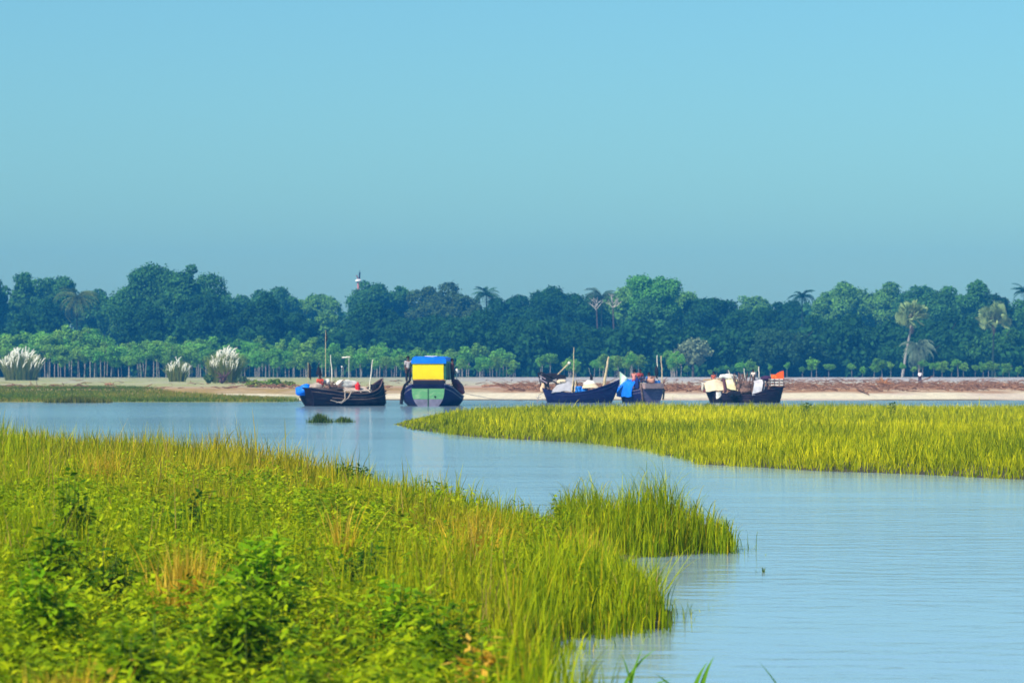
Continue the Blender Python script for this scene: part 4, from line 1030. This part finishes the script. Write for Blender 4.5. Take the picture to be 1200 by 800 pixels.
# ---- boat 1: the leftmost
D1 = 223.0; u1 = D1 / F                                     # metres per photo pixel there
b1 = place(407, D1, R(33), 'fishing_boat', 'dark wooden boat with blue wrapped stern and white bundle, leftmost of the moored boats', 'boat')
fine = hull([(-2.75, .95, -.25, 1.20), (-1.8, 1.15, -.32, 1.02), (-.6, 1.25, -.35, .82), (.8, 1.18, -.35, .80), (1.9, .85, -.32, 1.10), (2.6, .42, -.22, 1.48), (2.95, .10, .15, 1.78)], DARKH, b1, trim=WBROWN, rs=.38, rb=-.18)
MB().sheet([[(-2.9 + .5 * i, y, 1.12 + .06 * math.cos(y * 1.5) + .03 * math.sin(i * 2)) for y in (-.95, -.5, 0, .5, .95)] for i in range(5)], .08).build('stern_deck', WBROWN, b1)
mb = MB()
for xx in (-.3, .4, 1.1): mb.tube([(xx, y, .80 + .45 * math.cos(y * 1.25)) for y in np.linspace(-1.1, 1.1, 9)], .03, 5)
mb.sheet([[(xx, y, .82 + .45 * math.cos(y * 1.25)) for y in np.linspace(-1.0, 1.0, 9)] for xx in (-.8, -.2, .4, 1.0)], .03)
mb.build('low_canopy', plain('pale_mat', (.45, .36, .30), .85, var=.3), b1)
MB().tube([(2.2, 0, .4), (2.5, .05, 1.35)], .05, 6).tube([(1.9, 0, .4), (2.0, 0, 1.2)], .06, 6).box((2.2, 0, 1.25), (.45, .7, .3)).build('bow_frame', BLK, b1)
# blue wrapped bundle hung over the stern corner
mb = MB().blob((0, 0, 0), (.56, .42, .40), 7, .42, 26, 18, .8, 1.3).blob((.42, .1, .1), (.25, .25, .2), 3, .3); 
put(mb, 'tarp_bundle', BLUE, b1, (-3.05, .35, 1.0), 'round blue tarp bundle hanging over the stern of the leftmost boat', 'bundle', R(-33) + .5)
put(MB().blob((0, 0, 0), (.42, .35, .24), 2, .3), 'rope_heap', ROPE, b1, (-2.6, -.45, 1.28), 'heap of pale rope beside the blue bundle', 'rope')
mb = MB(); rng = random.Random(3)
for i in range(26):
    a = Vector((rng.uniform(-.7, .7), rng.uniform(-.45, .45), rng.uniform(0, .25))); e = a + Vector((rng.uniform(-.6, .6), rng.uniform(-.4, .4), rng.uniform(.0, .5))); mb.tube([a, a.lerp(e, .5) + Vector((0, 0, .1)), e], .03, 5)
mb.blob((0, 0, .1), (.7, .5, .25), 4, .5); put(mb, 'net_pile', NET, b1, (-1.35, -.35, 1.0), 'heap of brown nets and sticks behind the blue bundle', 'nets')
cr = [(-.9, -1.22, .98), (-.95, -1.34, .5), (-1.2, -1.38, .28), (-1.6, -1.34, .25)]
MB().tube([(x, y, z) for x, y, z in cr], .035, 6).tube([(-.4, -1.25, 1.0), (-.7, -1.35, .55), (-1.25, -1.38, .2), (-2.0, -1.3, .4)], .03, 6).build('hanging_rope', ROPE, b1)
MB().tube([(f[0], -f[1] - .03, f[3] * .45 + .08) for f in fine[4:22]], .045, 6).build('rub_rail', WBROWN, b1)
person(on(b1, -2.0, .1, 1.16), R(10), 'squat', 'person in a red shirt and dark pointed hood squatting on the leftmost boat', shirt=(.62, .07, .03), legs=(.30, .05, .04), wrap=(.012, .01, .02))
mb = MB(); mb.lathe([(.17, 0), (.19, .1), (.12, .35), (.03, .62), (.005, .72)], k=10); put(mb, 'hood_cloth', BLK, b1, (-2.0, .25, 2.02), 'black pointed cloth rising behind the person in red', 'cloth')
flag(b1, -2.6, .6, 1.1, 1.75, .16, 1.0, BLK, 'narrow black flag on a thin pole left of the person in red', pr=.02, sag=.3)
put(MB().blob((0, 0, 0), (.22, .18, .22), 3, .3), 'white_sack', WHITE, b1, (-1.45, .1, 1.55), 'small white sack on top of the nets', 'sack')
pole(b1, (-.95, .2, .8), (-1.15, .2, 3.35), .045, PALEPOLE, 'pale upright post standing amid the leftmost boat', name='wooden_post')
flag(b1, -1.35, .5, .8, 4.15, .09, .95, BLK, 'long thin black pennant on the tallest pole of the leftmost boat', pr=.022, tri=True, pole=BAMBOO, sag=.1)
rt = empty('pole_frame', on(b1, .25, .3, 1.1), R(5), 'thin frame with a pale crossbar over the white bundle', 'frame')
MB().tube([(0, 0, 0), (.05, 0, 2.05)], .03, 5).tube([(-.5, 0, 0), (-.42, 0, 1.5)], .018, 5).build('upright', plain('grey_pole', (.35, .38, .33), .7), rt)
MB().tube([(-.42, 0, 2.05), (.12, 0, 2.1)], .05, 6).build('crossbar', PALEPOLE, rt); MB().blob((-.42, 0, 1.45), (.06, .06, .06), 1, .1, 8, 6).build('float', WHITE, rt)
put(MB().blob((0, 0, 0), (.95, .42, .30), 9, .30, 22, 12), 'cloth_bundle', WHITE, b1, (-.15, -.15, 1.42), 'long white cloth bundle lying on the leftmost boat', 'bundle')
put(MB().lathe([(.15, 0), (.17, .05), (.17, .36), (.10, .42), (.06, .50)], k=14).tube([(-.08, 0, .46), (0, 0, .58), (.08, 0, .46)], .02, 5), 'jerrycan', RED, b1, (.35, -.75, 1.02), 'red can at the end of the white bundle', 'can')
put(MB().box((0, 0, .14), (.5, .4, .28), .2, .95), 'box_crate', plain('cream_box', (.60, .50, .38), .8), b1, (1.3, -.35, .78), 'cream coloured box on the fore part of the leftmost boat', 'box')
pole(b1, (1.45, -.3, .75), (1.75, -.3, 3.05), .05, PALEPOLE, 'pale oar standing near the raised bow of the leftmost boat', name='oar')
pole(b1, (1.3, -.8, .75), (1.35, .5, 1.25), .05, PALEPOLE, 'short white pole leaning in front of the upright oar', name='oar')

# ---- boat 2: yellow cabin
b2 = place(505, 223.5, R(86), 'cabin_boat', 'dark blue boat seen from its green stern with a yellow cabin and blue roof', 'boat')
fine2 = hull([(-1.9, 1.10, -.22, 1.42), (-1.2, 1.50, -.32, 1.22), (-.2, 1.84, -.36, .86), (1.2, 1.98, -.38, .62), (3.2, 1.85, -.38, .62), (5.0, 1.2, -.33, .9), (6.2, .35, -.1, 1.3)], NAVY, b2, trim=plain('grey_trim', (.20, .19, .24), .7, var=.3))
# stern panel (half-ellipse), upper green, lower grey, 3 cm thick
def halfell(z0, z1, x):
    pts = []; ztop, zb, hw = 1.14, -.26, 1.06
    for i in range(21):
        z = z0 + (z1 - z0) * i / 20; pts.append((hw * math.sqrt(max(0, 1 - ((ztop - z) / (ztop - zb)) ** 2.4)), z))
    V = [(x, -y, z) for y, z in pts] + [(x, y, z) for y, z in pts]; V += [(x + .05, a, c) for _, a, c in V]; n = 21; Q = []
    for i in range(n - 1): Q += [(i, n + i, n + i + 1, i + 1), (2 * n + i, 2 * n + i + 1, 3 * n + i + 1, 3 * n + i), (i, i + 1, 2 * n + i + 1, 2 * n + i), (n + i, 3 * n + i, 3 * n + i + 1, n + i + 1)]
    Q += [(n - 1, 2 * n - 1, 4 * n - 1, 3 * n - 1), (0, 2 * n, 3 * n, n)]
    return MB().add(V, Q)
halfell(.46, 1.14, -1.99).build('stern_board', GREEN, b2, smooth=False)
halfell(-.24, .452, -1.985).build('stern_board', plain('grey_paint', (.15, .14, .20), .6), b2, smooth=False)
MB().box((-2.01, 0, .45), (.04, .05, 1.36)).build('stern_post', plain('dark_green_post', (.03, .09, .05), .6), b2, smooth=False)
MB().box((-2.02, -.46, .62), (.03, .1, .09)).build('bolt', BLK, b2)
cab = MB().box((.65, 0, 2.25), (4.1, 2.22, 1.10)); cab.build('cabin', DGREEN, b2, smooth=False)
MB().box((-1.425, .05, 2.26), (.05, 2.02, 1.02)).build('yellow_panel', YEL, b2, smooth=False)
MB().box((-1.46, .0, 1.69), (.08, 2.06, .09)).build('cabin_sill', plain('orange_trim', (.42, .20, .08), .6), b2, smooth=False)
P = [[(-1.5 + 4.4 * i / 5, y, 2.80 + .40 * max(0, 1 - (abs(y) / 1.17) ** 14) + .015 * math.sin(9 * y + i)) for y in np.linspace(-1.14, 1.14, 17)] for i in range(6)]
MB().sheet(P, .04).build('roof_tarp', BLUE, b2)
mbx = MB(); V = [(-1.505, y, 2.80 + .38 * max(0, 1 - (abs(y) / 1.17) ** 14)) for y in np.linspace(-1.14, 1.14, 17)]; Vb = [(-1.505, y, 2.76) for y in np.linspace(-1.14, 1.14, 17)]
mbx.sheet([V, Vb], .03).build('tarp_front', BLUE, b2)
put(MB().box((0, 0, .03), (.5, .8, .06)), 'white_sheet', WHITE, b2, (-.9, -.1, 3.21), 'white folded sheet lying on the blue cabin roof', 'sheet')
MB().box((-1.1, 0, 1.43), (1.5, 2.0, .50)).build('gap_shade_block', plain('gap_shade_black', (.012, .012, .025), .8), b2, smooth=False)  # near-black block: shadow in the gap under the cabin, painted as colour
MB().tube([(-1.55, 1.2, 1.70), (-1.1, 1.60, 1.35), (-.6, 1.82, .85), (-.5, 1.90, .12)], [.07, .10, .11, .11], 8).build('fender_plank', BLK, b2)
o = MB().blob((0, 0, 0), (1.25, .26, .62), 4, .25, 22, 14).build('side_cover', MAROON, b2, (.9, -1.72, 1.30)); o.rotation_euler = (R(-38), 0, 0)
P = [[(-1.2 + .45 * i, -(1.28 + .14 * i), 1.42 - .15 * i + z) for z in (.0, -.22)] for i in range(6)]
MB().sheet(P, .07).build('side_board', WGREY, b2)
person(on(b2, -.8, 1.42, 1.45) , R(20), 'stand', 'person in a patterned pale shirt and dark trousers standing left of the yellow cabin', shirt=(.42, .36, .36), legs=(.02, .02, .04), H_=1.78)
MB().box((-.8, 1.38, 1.38), (.7, .5, .09)).build('side_step', BLK, b2, smooth=False)
person(on(b2, .95, -1.32, 1.35), R(80), 'stand', 'person in dark clothes half hidden right of the yellow cabin', shirt=(.16, .05, .05), legs=(.05, .03, .05), H_=1.72)
MB().box((1.0, -1.3, 1.28), (.9, .8, .09)).build('side_step', BLK, b2, smooth=False)
put(MB().blob((0, 0, .16), (.13, .13, .17), 2, .2).tube([(0, 0, -.9), (0, 0, .1)], .035, 6), 'white_bag', WHITE, b2, (.9, -1.62, 2.1), 'small white bag on a stick beside the half hidden person', 'bag')

# ---- boat 3: pointed bow to the right
D3 = 248.0
b3 = place(682, D3, R(-8), 'sharp_bowed_boat', 'navy blue boat with a long raised pointed bow and a grey canopy', 'boat')
hull([(-2.45, .62, -.15, 1.02), (-1.9, .9, -.28, .78), (-.7, 1.1, -.33, .66), (.5, 1.05, -.33, .82), (1.5, .75, -.28, 1.12), (2.15, .35, -.05, 1.36), (2.72, .06, 1.28, 1.62)], NAVY, b3, rs=.32)
P = [[(x, y, .62 + (.98 - .75 * abs(x + 1.15) ** 2.2) * math.cos(y * 1.35) + .03 * math.sin(x * 7 + y * 3)) for y in np.linspace(-1.02, 1.02, 13)] for x in np.linspace(-2.1, -.65, 6)]
MB().sheet(P, .05).build('canopy', GREYC, b3)
mb = MB()
for xx in (-.62, -.42): mb.tube([(xx, y, .62 + .98 * math.cos(y * 1.35)) for y in np.linspace(-1.03, 1.03, 11)], .035, 6)
mb.build('canopy_hoops', BAMBOO, b3)
P = [[(x, y, .95 + (.50 - .9 * (x - .62) ** 2) * math.cos(y * 1.9) + .03 * math.sin(x * 9)) for y in np.linspace(-.7, .7, 9)] for x in np.linspace(.1, 1.2, 5)]
MB().sheet(P, .05).build('fore_cover', CREAM, b3)
mb = MB(); rng = random.Random(9)
mb.box((-2.55, 0, 1.75), (.75, .8, .55), 0, .9).box((-1.75, 0, 1.85), (1.1, .7, .28)).tube([(-2.9, -.4, 1.05), (-3.15, -.4, 2.1)], .05, 6).tube([(-3.2, -.35, 2.15), (-1.7, -.4, 1.35)], .05, 6).tube([(-3.05, -.4, 2.2), (-2.2, -.42, 1.9)], .06, 6).tube([(-2.0, .2, .8), (-1.8, .2, 1.8)], .05, 6).tube([(-2.5, .2, .8), (-2.5, .2, 1.7)], .07, 6)
mb.blob((-2.1, .1, 1.9), (.65, .42, .24), 4, .35); mb.build('stern_rack', BLK, b3, smooth=False)
MB().tube([(-3.1, -.42, 1.75), (-2.5, -.43, 1.4)], .035, 5).tube([(-3.05, -.42, 1.95), (-2.6, -.43, 1.7)], .035, 5).build('rack_rail', plain('grey_violet_wood', (.30, .24, .30), .7), b3)
MB().tube([(-2.45, 0, .95), (-2.72, 0, 1.3), (-2.95, 0, 1.62)], [.16, .14, .08], 8).build('stern_post', WBROWN, b3)
put(MB().blob((0, 0, 0), (.18, .15, .32), 3, .3), 'cream_sack', plain('orange_cream', (.72, .48, .30), .8), b3, (-2.85, -.35, 1.05), 'cream sack hung from the stern of the sharp-bowed boat', 'sack')
put(MB().lathe([(.28, 0), (.31, .06), (.31, .14), (.29, .16), (.31, .2), (.31, .38), (.29, .41), (.31, .44), (.31, .58), (.28, .64)], k=18), 'barrel', BLUE2, b3, (-.25, -.3, .55), 'blue barrel beside the mast of the sharp-bowed boat', 'barrel')
put(MB().lathe([(.22, 0), (.25, .06), (.25, .4), (.21, .5)], k=16), 'small_barrel', BLUE2, b3, (.22, -.35, .62), 'smaller blue tub right of the blue barrel', 'tub')
put(MB().blob((0, 0, 0), (.42, .35, .26), 5, .25), 'white_sack', WHITE, b3, (.55, .0, 1.35), 'white sack heaped on the cover of the sharp-bowed boat', 'sack')
put(MB().blob((0, 0, 0), (.35, .28, .16), 6, .3), 'pale_cloth', CREAM, b3, (-1.45, -.35, 1.52), 'pale cloth thrown over the grey canopy', 'cloth')
pole(b3, (-.62, -.3, .4), (-.55, -.3, 4.02), .045, BAMBOO, 'tall bamboo mast of the sharp-bowed boat', 'mast', 'mast')
rt = empty('paddle', on(b3, -2.05, -.1, 1.75), R(-8), 'long paddle leaning over the grey canopy with its blade raised', 'paddle')
MB().tube([(0, 0, 0), (1.05, 0, 1.05)], .04, 6).build('shaft', BAMBOO, rt); MB().blob((1.12, 0, 1.12), (.11, .05, .11), 1, .1).build('blade', PALEPOLE, rt)
pole(b3, (.75, .5, 1.1), (.45, .5, 2.55), .022, plain('grey_pole', (.35, .38, .33), .7), 'thin leaning staff behind the white sack', name='staff')
put(MB().blob((0, 0, 0), (.11, .09, .34), 4, .25), 'dark_bundle', BLK, b3, (.62, .5, 1.72), 'dark bundle tied to the thin staff', 'bundle', R(10))
pole(b3, (1.55, .1, 1.0), (1.95, .1, 3.35), .11, BAMBOO, 'thick crooked bamboo leaning up from the bow of the sharp-bowed boat', k=8)
rt = MB(); rt.tube([(0, 0, .0), (.5, 0, .2), (.9, .1, .0)], .025, 5).tube([(.1, 0, .05), (.25, 0, .5), (.5, .1, .65)], .02, 5).tube([(.0, .1, .3), (.4, .0, .35)], .02, 5).tube([(.15, 0, -.5), (.15, 0, .35)], .02, 5)
put(rt, 'branch', plain('grey_twig', (.25, .22, .24), .8), b3, (-3.35, -.3, .05), 'bare branch sticking from the water at the stern of the sharp-bowed boat', 'branch')

# ---- boat 4: blue tarp, seen from the stern
b4 = place(752, 247.5, R(118), 'blue_tarp_boat', 'small boat with grey stern board and blue tarp over its side', 'boat')
hull([(-1.5, .82, -.2, .98), (-.7, 1.02, -.3, .85), (.4, 1.1, -.33, .78), (1.6, .85, -.3, .85), (2.5, .35, -.15, 1.15)], NAVY, b4, trim=WGREY)
V = halfell(-.24, 1.0, 0); 
sb = MB(); 
for arr in V.V:
    sb.add([(x * 1 - 1.62, y * .78, z) for x, y, z in arr], V.q)
sb.build('stern_board', WGREY, b4, smooth=False)
MB().box((-1.55, 0, 1.20), (.55, 1.55, .42)).build('stern_locker', plain('brown_pink_wood', (.30, .20, .19), .75, var=.3), b4, smooth=False)
MB().box((-1.62, 0, .99), (.5, 1.62, .05)).build('locker_shelf', BLK, b4, smooth=False)
MB().tube([(-1.6, -.85, .2), (-1.6, -.95, .9), (-1.3, -.85, 1.35)], .07, 7).build('stern_rib', WBROWN, b4)
MB().tube([(-1.6, .85, .2), (-1.6, .95, .9), (-1.3, .85, 1.35)], .07, 7).build('stern_rib', WBROWN, b4)
P = [[(x, y, z) for y, z in ((1.16, .42), (1.18, .72), (1.08, 1.12), (.85, 1.45), (.4, 1.62), (-.2, 1.6), (-.7, 1.45))] for x in np.linspace(-.55, 1.9, 8)]
P = [[(x, y * (1 - .08 * max(0, x)), z + .04 * math.sin(x * 5 + y * 4)) for x, y, z in r_] for r_ in P]
MB().sheet(P, .05).build('tarp_cover', BLUE, b4)
put(MB().blob((0, 0, 0), (.3, .16, .42), 3, .3), 'dark_cloth', plain('indigo_cloth', (.01, .02, .12), .8), b4, (-.62, .75, 1.35), 'dark indigo cloth hanging over the blue tarp', 'cloth')
person(on(b4, .15, .55, 1.50), R(150), 'sit', 'person with a pink top sitting leftmost on the blue tarp boat', shirt=(.60, .22, .18), legs=(.3, .05, .05), wrap=(.45, .12, .10))
person(on(b4, -.25, .30, 1.52), R(30), 'sit', 'dark haired person in a red shirt sitting on the blue tarp boat', shirt=(.45, .06, .05), legs=(.04, .04, .10))
person(on(b4, -.55, -.25, 1.28), R(20), 'sit', 'dark haired person in a blue shirt sitting low before the stern locker', shirt=(.05, .16, .45), legs=(.03, .03, .08))
put(MB().blob((0, 0, 0), (.35, .3, .22), 8, .3).box((0, -.05, .25), (.5, .4, .12)), 'cloth_heap', plain('rust_cloth', (.42, .22, .16), .85, var=.4), b4, (-1.1, -.15, 1.6), 'rust and white heap of cloth on the stern locker', 'heap')
put(MB().box((0, 0, .1), (.5, .75, .3)), 'blue_bundle', BLUE2, b4, (-.5, -.75, 1.35), 'light blue bundle at the right side of the blue tarp boat', 'bundle')
pole(b4, (-.7, -.95, .7), (-.75, -.85, 3.45), .05, PALEPOLE, 'pale pole with a dark wrapping on the blue tarp boat', name='wooden_post')
put(MB().blob((0, 0, 0), (.15, .13, .42), 5, .22), 'dark_wrapping', BLK, b4, (-.76, -.80, 2.22), 'dark cloth wrapped round the pale pole', 'cloth')
pole(b4, (-.9, -1.25, .6), (-.9, -1.1, 3.4), .055, BAMBOO, 'golden bamboo pole right of the wrapped pole')
flag(b4, 1.6, .95, .95, 1.3, .62, 1.15, plain('pale_green_cloth', (.55, .72, .50), .8), 'pale green triangular flag between the two middle boats', tri=True, pr=.02, sag=0)

# ---- boats 5 and 6: the pair by the orange flag
D5 = 248.0
b5 = place(853, D5, R(186), 'thatched_boat', 'dark boat with cream cloth awnings, left one of the crowded pair', 'boat')
hull([(-1.4, .7, -.2, .78), (-.6, .95, -.3, .62), (.4, 1.0, -.33, .66), (1.2, .5, -.2, .95)], DARKH, b5, rs=.2, rb=.35)
def awn(x0, x1, w_, z0, h_, n=7, slant=0):
    return [[(x, y * w_, z0 + slant * (x - x0) + h_ * (1 - .30 * abs((2 * x - x0 - x1) / (x1 - x0)) ** 3) * math.cos(y * 1.5) + .03 * math.sin(x * 8 + y * 5)) for y in np.linspace(-1, 1, 11)] for x in np.linspace(x0, x1, n)]
MB().sheet(awn(.35, 1.75, .85, .85, .85, slant=-.08), .06).build('awning', CREAM, b5)
MB().sheet([[(x, -.88 + .05 * math.sin(x * 4), z) for z in (1.45, 1.15, .9)] for x in np.linspace(.35, 1.8, 6)], .06).build('awning_side', WHITE, b5)
MB().tube([(x, -.8, 1.72 - .05 * x) for x in (.3, 1.0, 1.7)], .05, 6).build('awning_pole', plain('orange_pole', (.55, .32, .12), .7), b5)
MB().tube([(.35, y * .95, .65 + 1.08 * math.cos(y * 1.45)) for y in np.linspace(-1, 1, 11)], .11, 7).build('arch', plain('dark_arch', (.08, .03, .04), .8), b5)
MB().sheet(awn(-1.05, .2, .92, .62, .95, slant=.28), .05).build('awning', plain('yellow_cream_cloth', (.72, .62, .36), .8), b5)
put(MB().blob((0, 0, 0), (.62, .4, .26), 11, .35, 18, 10), 'cloth_bundle', WHITE, b5, (.0, 0, 1.85), 'white cloth bundle on top of the cream awnings', 'bundle')
put(MB().sheet([[(x, .05 * math.sin(x * 9), .25 - .5 * x * (1 if z else 0) - z * (.25 + .1 * math.sin(x * 7))) for z in (0, .5, 1)] for x in np.linspace(0, .38, 6)], .03), 'white_rag', WHITE, b5, (.65, .95, .52), 'white rag hanging over the side of the left crowded boat', 'rag')
put(MB().blob((0, 0, 0), (.45, .3, .13), 13, .3), 'rim_board', plain('dark_red_wood', (.14, .04, .04), .8), b5, (1.45, .3, .85), 'dark red board under the leftmost awning', 'board')
person(on(b5, 1.0, -.35, 1.0), R(0), 'stand', 'person in a red shirt standing behind the leftmost cream awning', shirt=(.45, .10, .06), legs=(.2, .03, .03), H_=1.2, wrap=(.72, .62, .20))
b6 = place(892, D5 - .6, R(6), 'dark_boat', 'black hulled boat with grey tarp and orange flag, right one of the crowded pair', 'boat')
hull([(-1.7, .5, -.2, .55), (-.9, .9, -.3, .55), (.1, 1.02, -.35, .85), (.85, .85, -.33, 1.05), (1.3, .45, -.1, 1.1)], DARKH, b6, rs=.2, rb=.22)
MB().box((1.2, 0, 1.13), (1.0, .5, .08), 0, 1).build('bow_plank', BLK, b6, smooth=False)
P = [[(x + .25 * z, y * .75, .55 + z) for z, y in ((0, -1.25), (.45, -1.2), (.85, -.9), (1.1, 0), (.85, .9), (.45, 1.2))] for x in (-.85, -.6, -.3, -.05)]
MB().sheet(P, .05).build('tarp_hood', plain('pale_grey_tarp', (.55, .52, .54), .7, var=.2), b6)
MB().tube([(-.15 + .25 * z, y * .78, .56 + z) for z, y in ((0, -1.25), (.45, -1.2), (.88, -.9), (1.15, 0), (.88, .9), (.45, 1.2))], .06, 6).tube([(.12 + .25 * z, y * .78, .56 + z) for z, y in ((0, -1.25), (.45, -1.2), (.8, -.9), (1.0, 0))], .05, 6).build('hood_hoops', BLK, b6)
MB().blob((.35, 0, .95), (.5, .6, .2), 3, .3).build('net_cover', NET, b6)
mb = MB(); rng = random.Random(17)
for i in range(46):
    a = Vector((rng.uniform(-.6, .6), rng.uniform(-.3, .3), rng.uniform(0, .4))); e = a + Vector((rng.uniform(-.35, .35), rng.uniform(-.2, .2), rng.uniform(.5, 1.3))); mb.tube([a, e], rng.uniform(.02, .045), 4)
mb.blob((0, 0, .35), (.62, .38, .5), 14, .45, 18, 12)
put(mb, 'net_pile', NET, b6, (-1.25, .1, .6), 'tall brown pile of nets and sticks between the crowded boats', 'nets')
mb = MB(); mb.blob((0, 0, .25), (.5, .35, .25), 15, .5, 16, 10)
put(mb, 'black_net', BLK, b6, (-2.1, -.55, .38), 'black net drooping over the hulls of the crowded boats', 'net')
person(on(b6, -.55, -.05, 1.2), R(-30), 'work', 'person in a pale shirt bending over the grey tarp boat', shirt=(.70, .58, .50), legs=(.06, .04, .06), H_=1.05 * 1.15)
rt = empty('slatted_crate', on(b6, .65, -.05, 1.22), R(6), 'white slatted crate under the orange flag', 'crate')
for z in (.06, .26, .46): MB().box((.42, 0, z), (1.05, .62, .085)).build('slat', WHITE, rt, smooth=False)
mb = MB()
for x in (-.08, .24, .6, .92):
    for y in (-.32, .32): mb.box((x, y, .27), (.05, .04, .56))
mb.build('corner_post', WBROWN, rt, smooth=False)
flag(b6, 1.62, .1, 1.0, 1.30, -.85, .58, ORANGE, 'bright orange flag flying over the white crate', pr=.035, lean=(.02, 0), pole=plain('orange_stick', (.8, .32, .08), .6), sag=.9)
flag(b6, .75, .3, 1.5, .55, .55, .32, plain('orange_red_cloth', (.95, .16, .03), .7, var=.25), 'smaller red orange cloth bundled left of the orange flag', pr=.03, sag=.3)
put(MB().blob((0, 0, 0), (.42, .25, .2), 7, .3), 'dark_bundle', plain('purple_cloth', (.05, .02, .06), .8), b6, (.35, .1, 1.75), 'dark purple bundle between the person and the orange flag', 'bundle')
pole(b6, (-.1, .3, 1.2), (-.12, .3, 2.62), .055, PALEPOLE, 'short white post behind the grey tarp', name='wooden_post')
pole(b6, (-1.1, .3, .9), (-1.2, .3, 2.5), .045, PALEPOLE, 'pale stick rising from the net pile', name='wooden_stick')
pole(b6, (-1.75, .3, .9), (-2.35, .3, 2.35), .045, PALEPOLE, 'pale stick leaning left above the cream awning', name='wooden_stick')

# ---- the person on the shore and the ropes
gz = float(H(np.array([X(1078, 395)]), np.array([395.]))[0])
person((X(1078, 395), 395, gz), R(170), 'bend', 'person in a white shirt and dark shorts bending on the shore beneath the date palm', shirt=(.78, .70, .74), legs=(.05, .02, .04), H_=1.72)
A = on(b2, 3.5, -1.6, .85); B = Vector((X(612, 262), 262, .02))
tag(MB().tube([(A - A), (B - A) * .5 + Vector((0, 0, -.15)), B - A], .02, 5).build('mooring_rope', ROPE, None, A), 'mooring rope running from the yellow cabin boat to the shore', 'rope')

#@@BOATS_END

# ------------------------------------------------------------------ HAZE
HAZE_D, HAZE_C = 0.00038, (.04, .38, .92)
hm = bpy.data.materials.new('haze_air'); hm.use_nodes = True; ht_ = hm.node_tree; ht_.nodes.clear()
ho = ht_.nodes.new('ShaderNodeOutputMaterial'); pv = ht_.nodes.new('ShaderNodeVolumePrincipled')
pv.inputs['Color'].default_value = (*HAZE_C, 1); pv.inputs['Density'].default_value = HAZE_D; pv.inputs['Anisotropy'].default_value = 0
ht_.links.new(pv.outputs[0], ho.inputs['Volume'])
hz = MB().box((0, 730, 27), (2300, 1630, 60)).build('haze', hm, smooth=False); tag(hz, kind='stuff')
#@@END
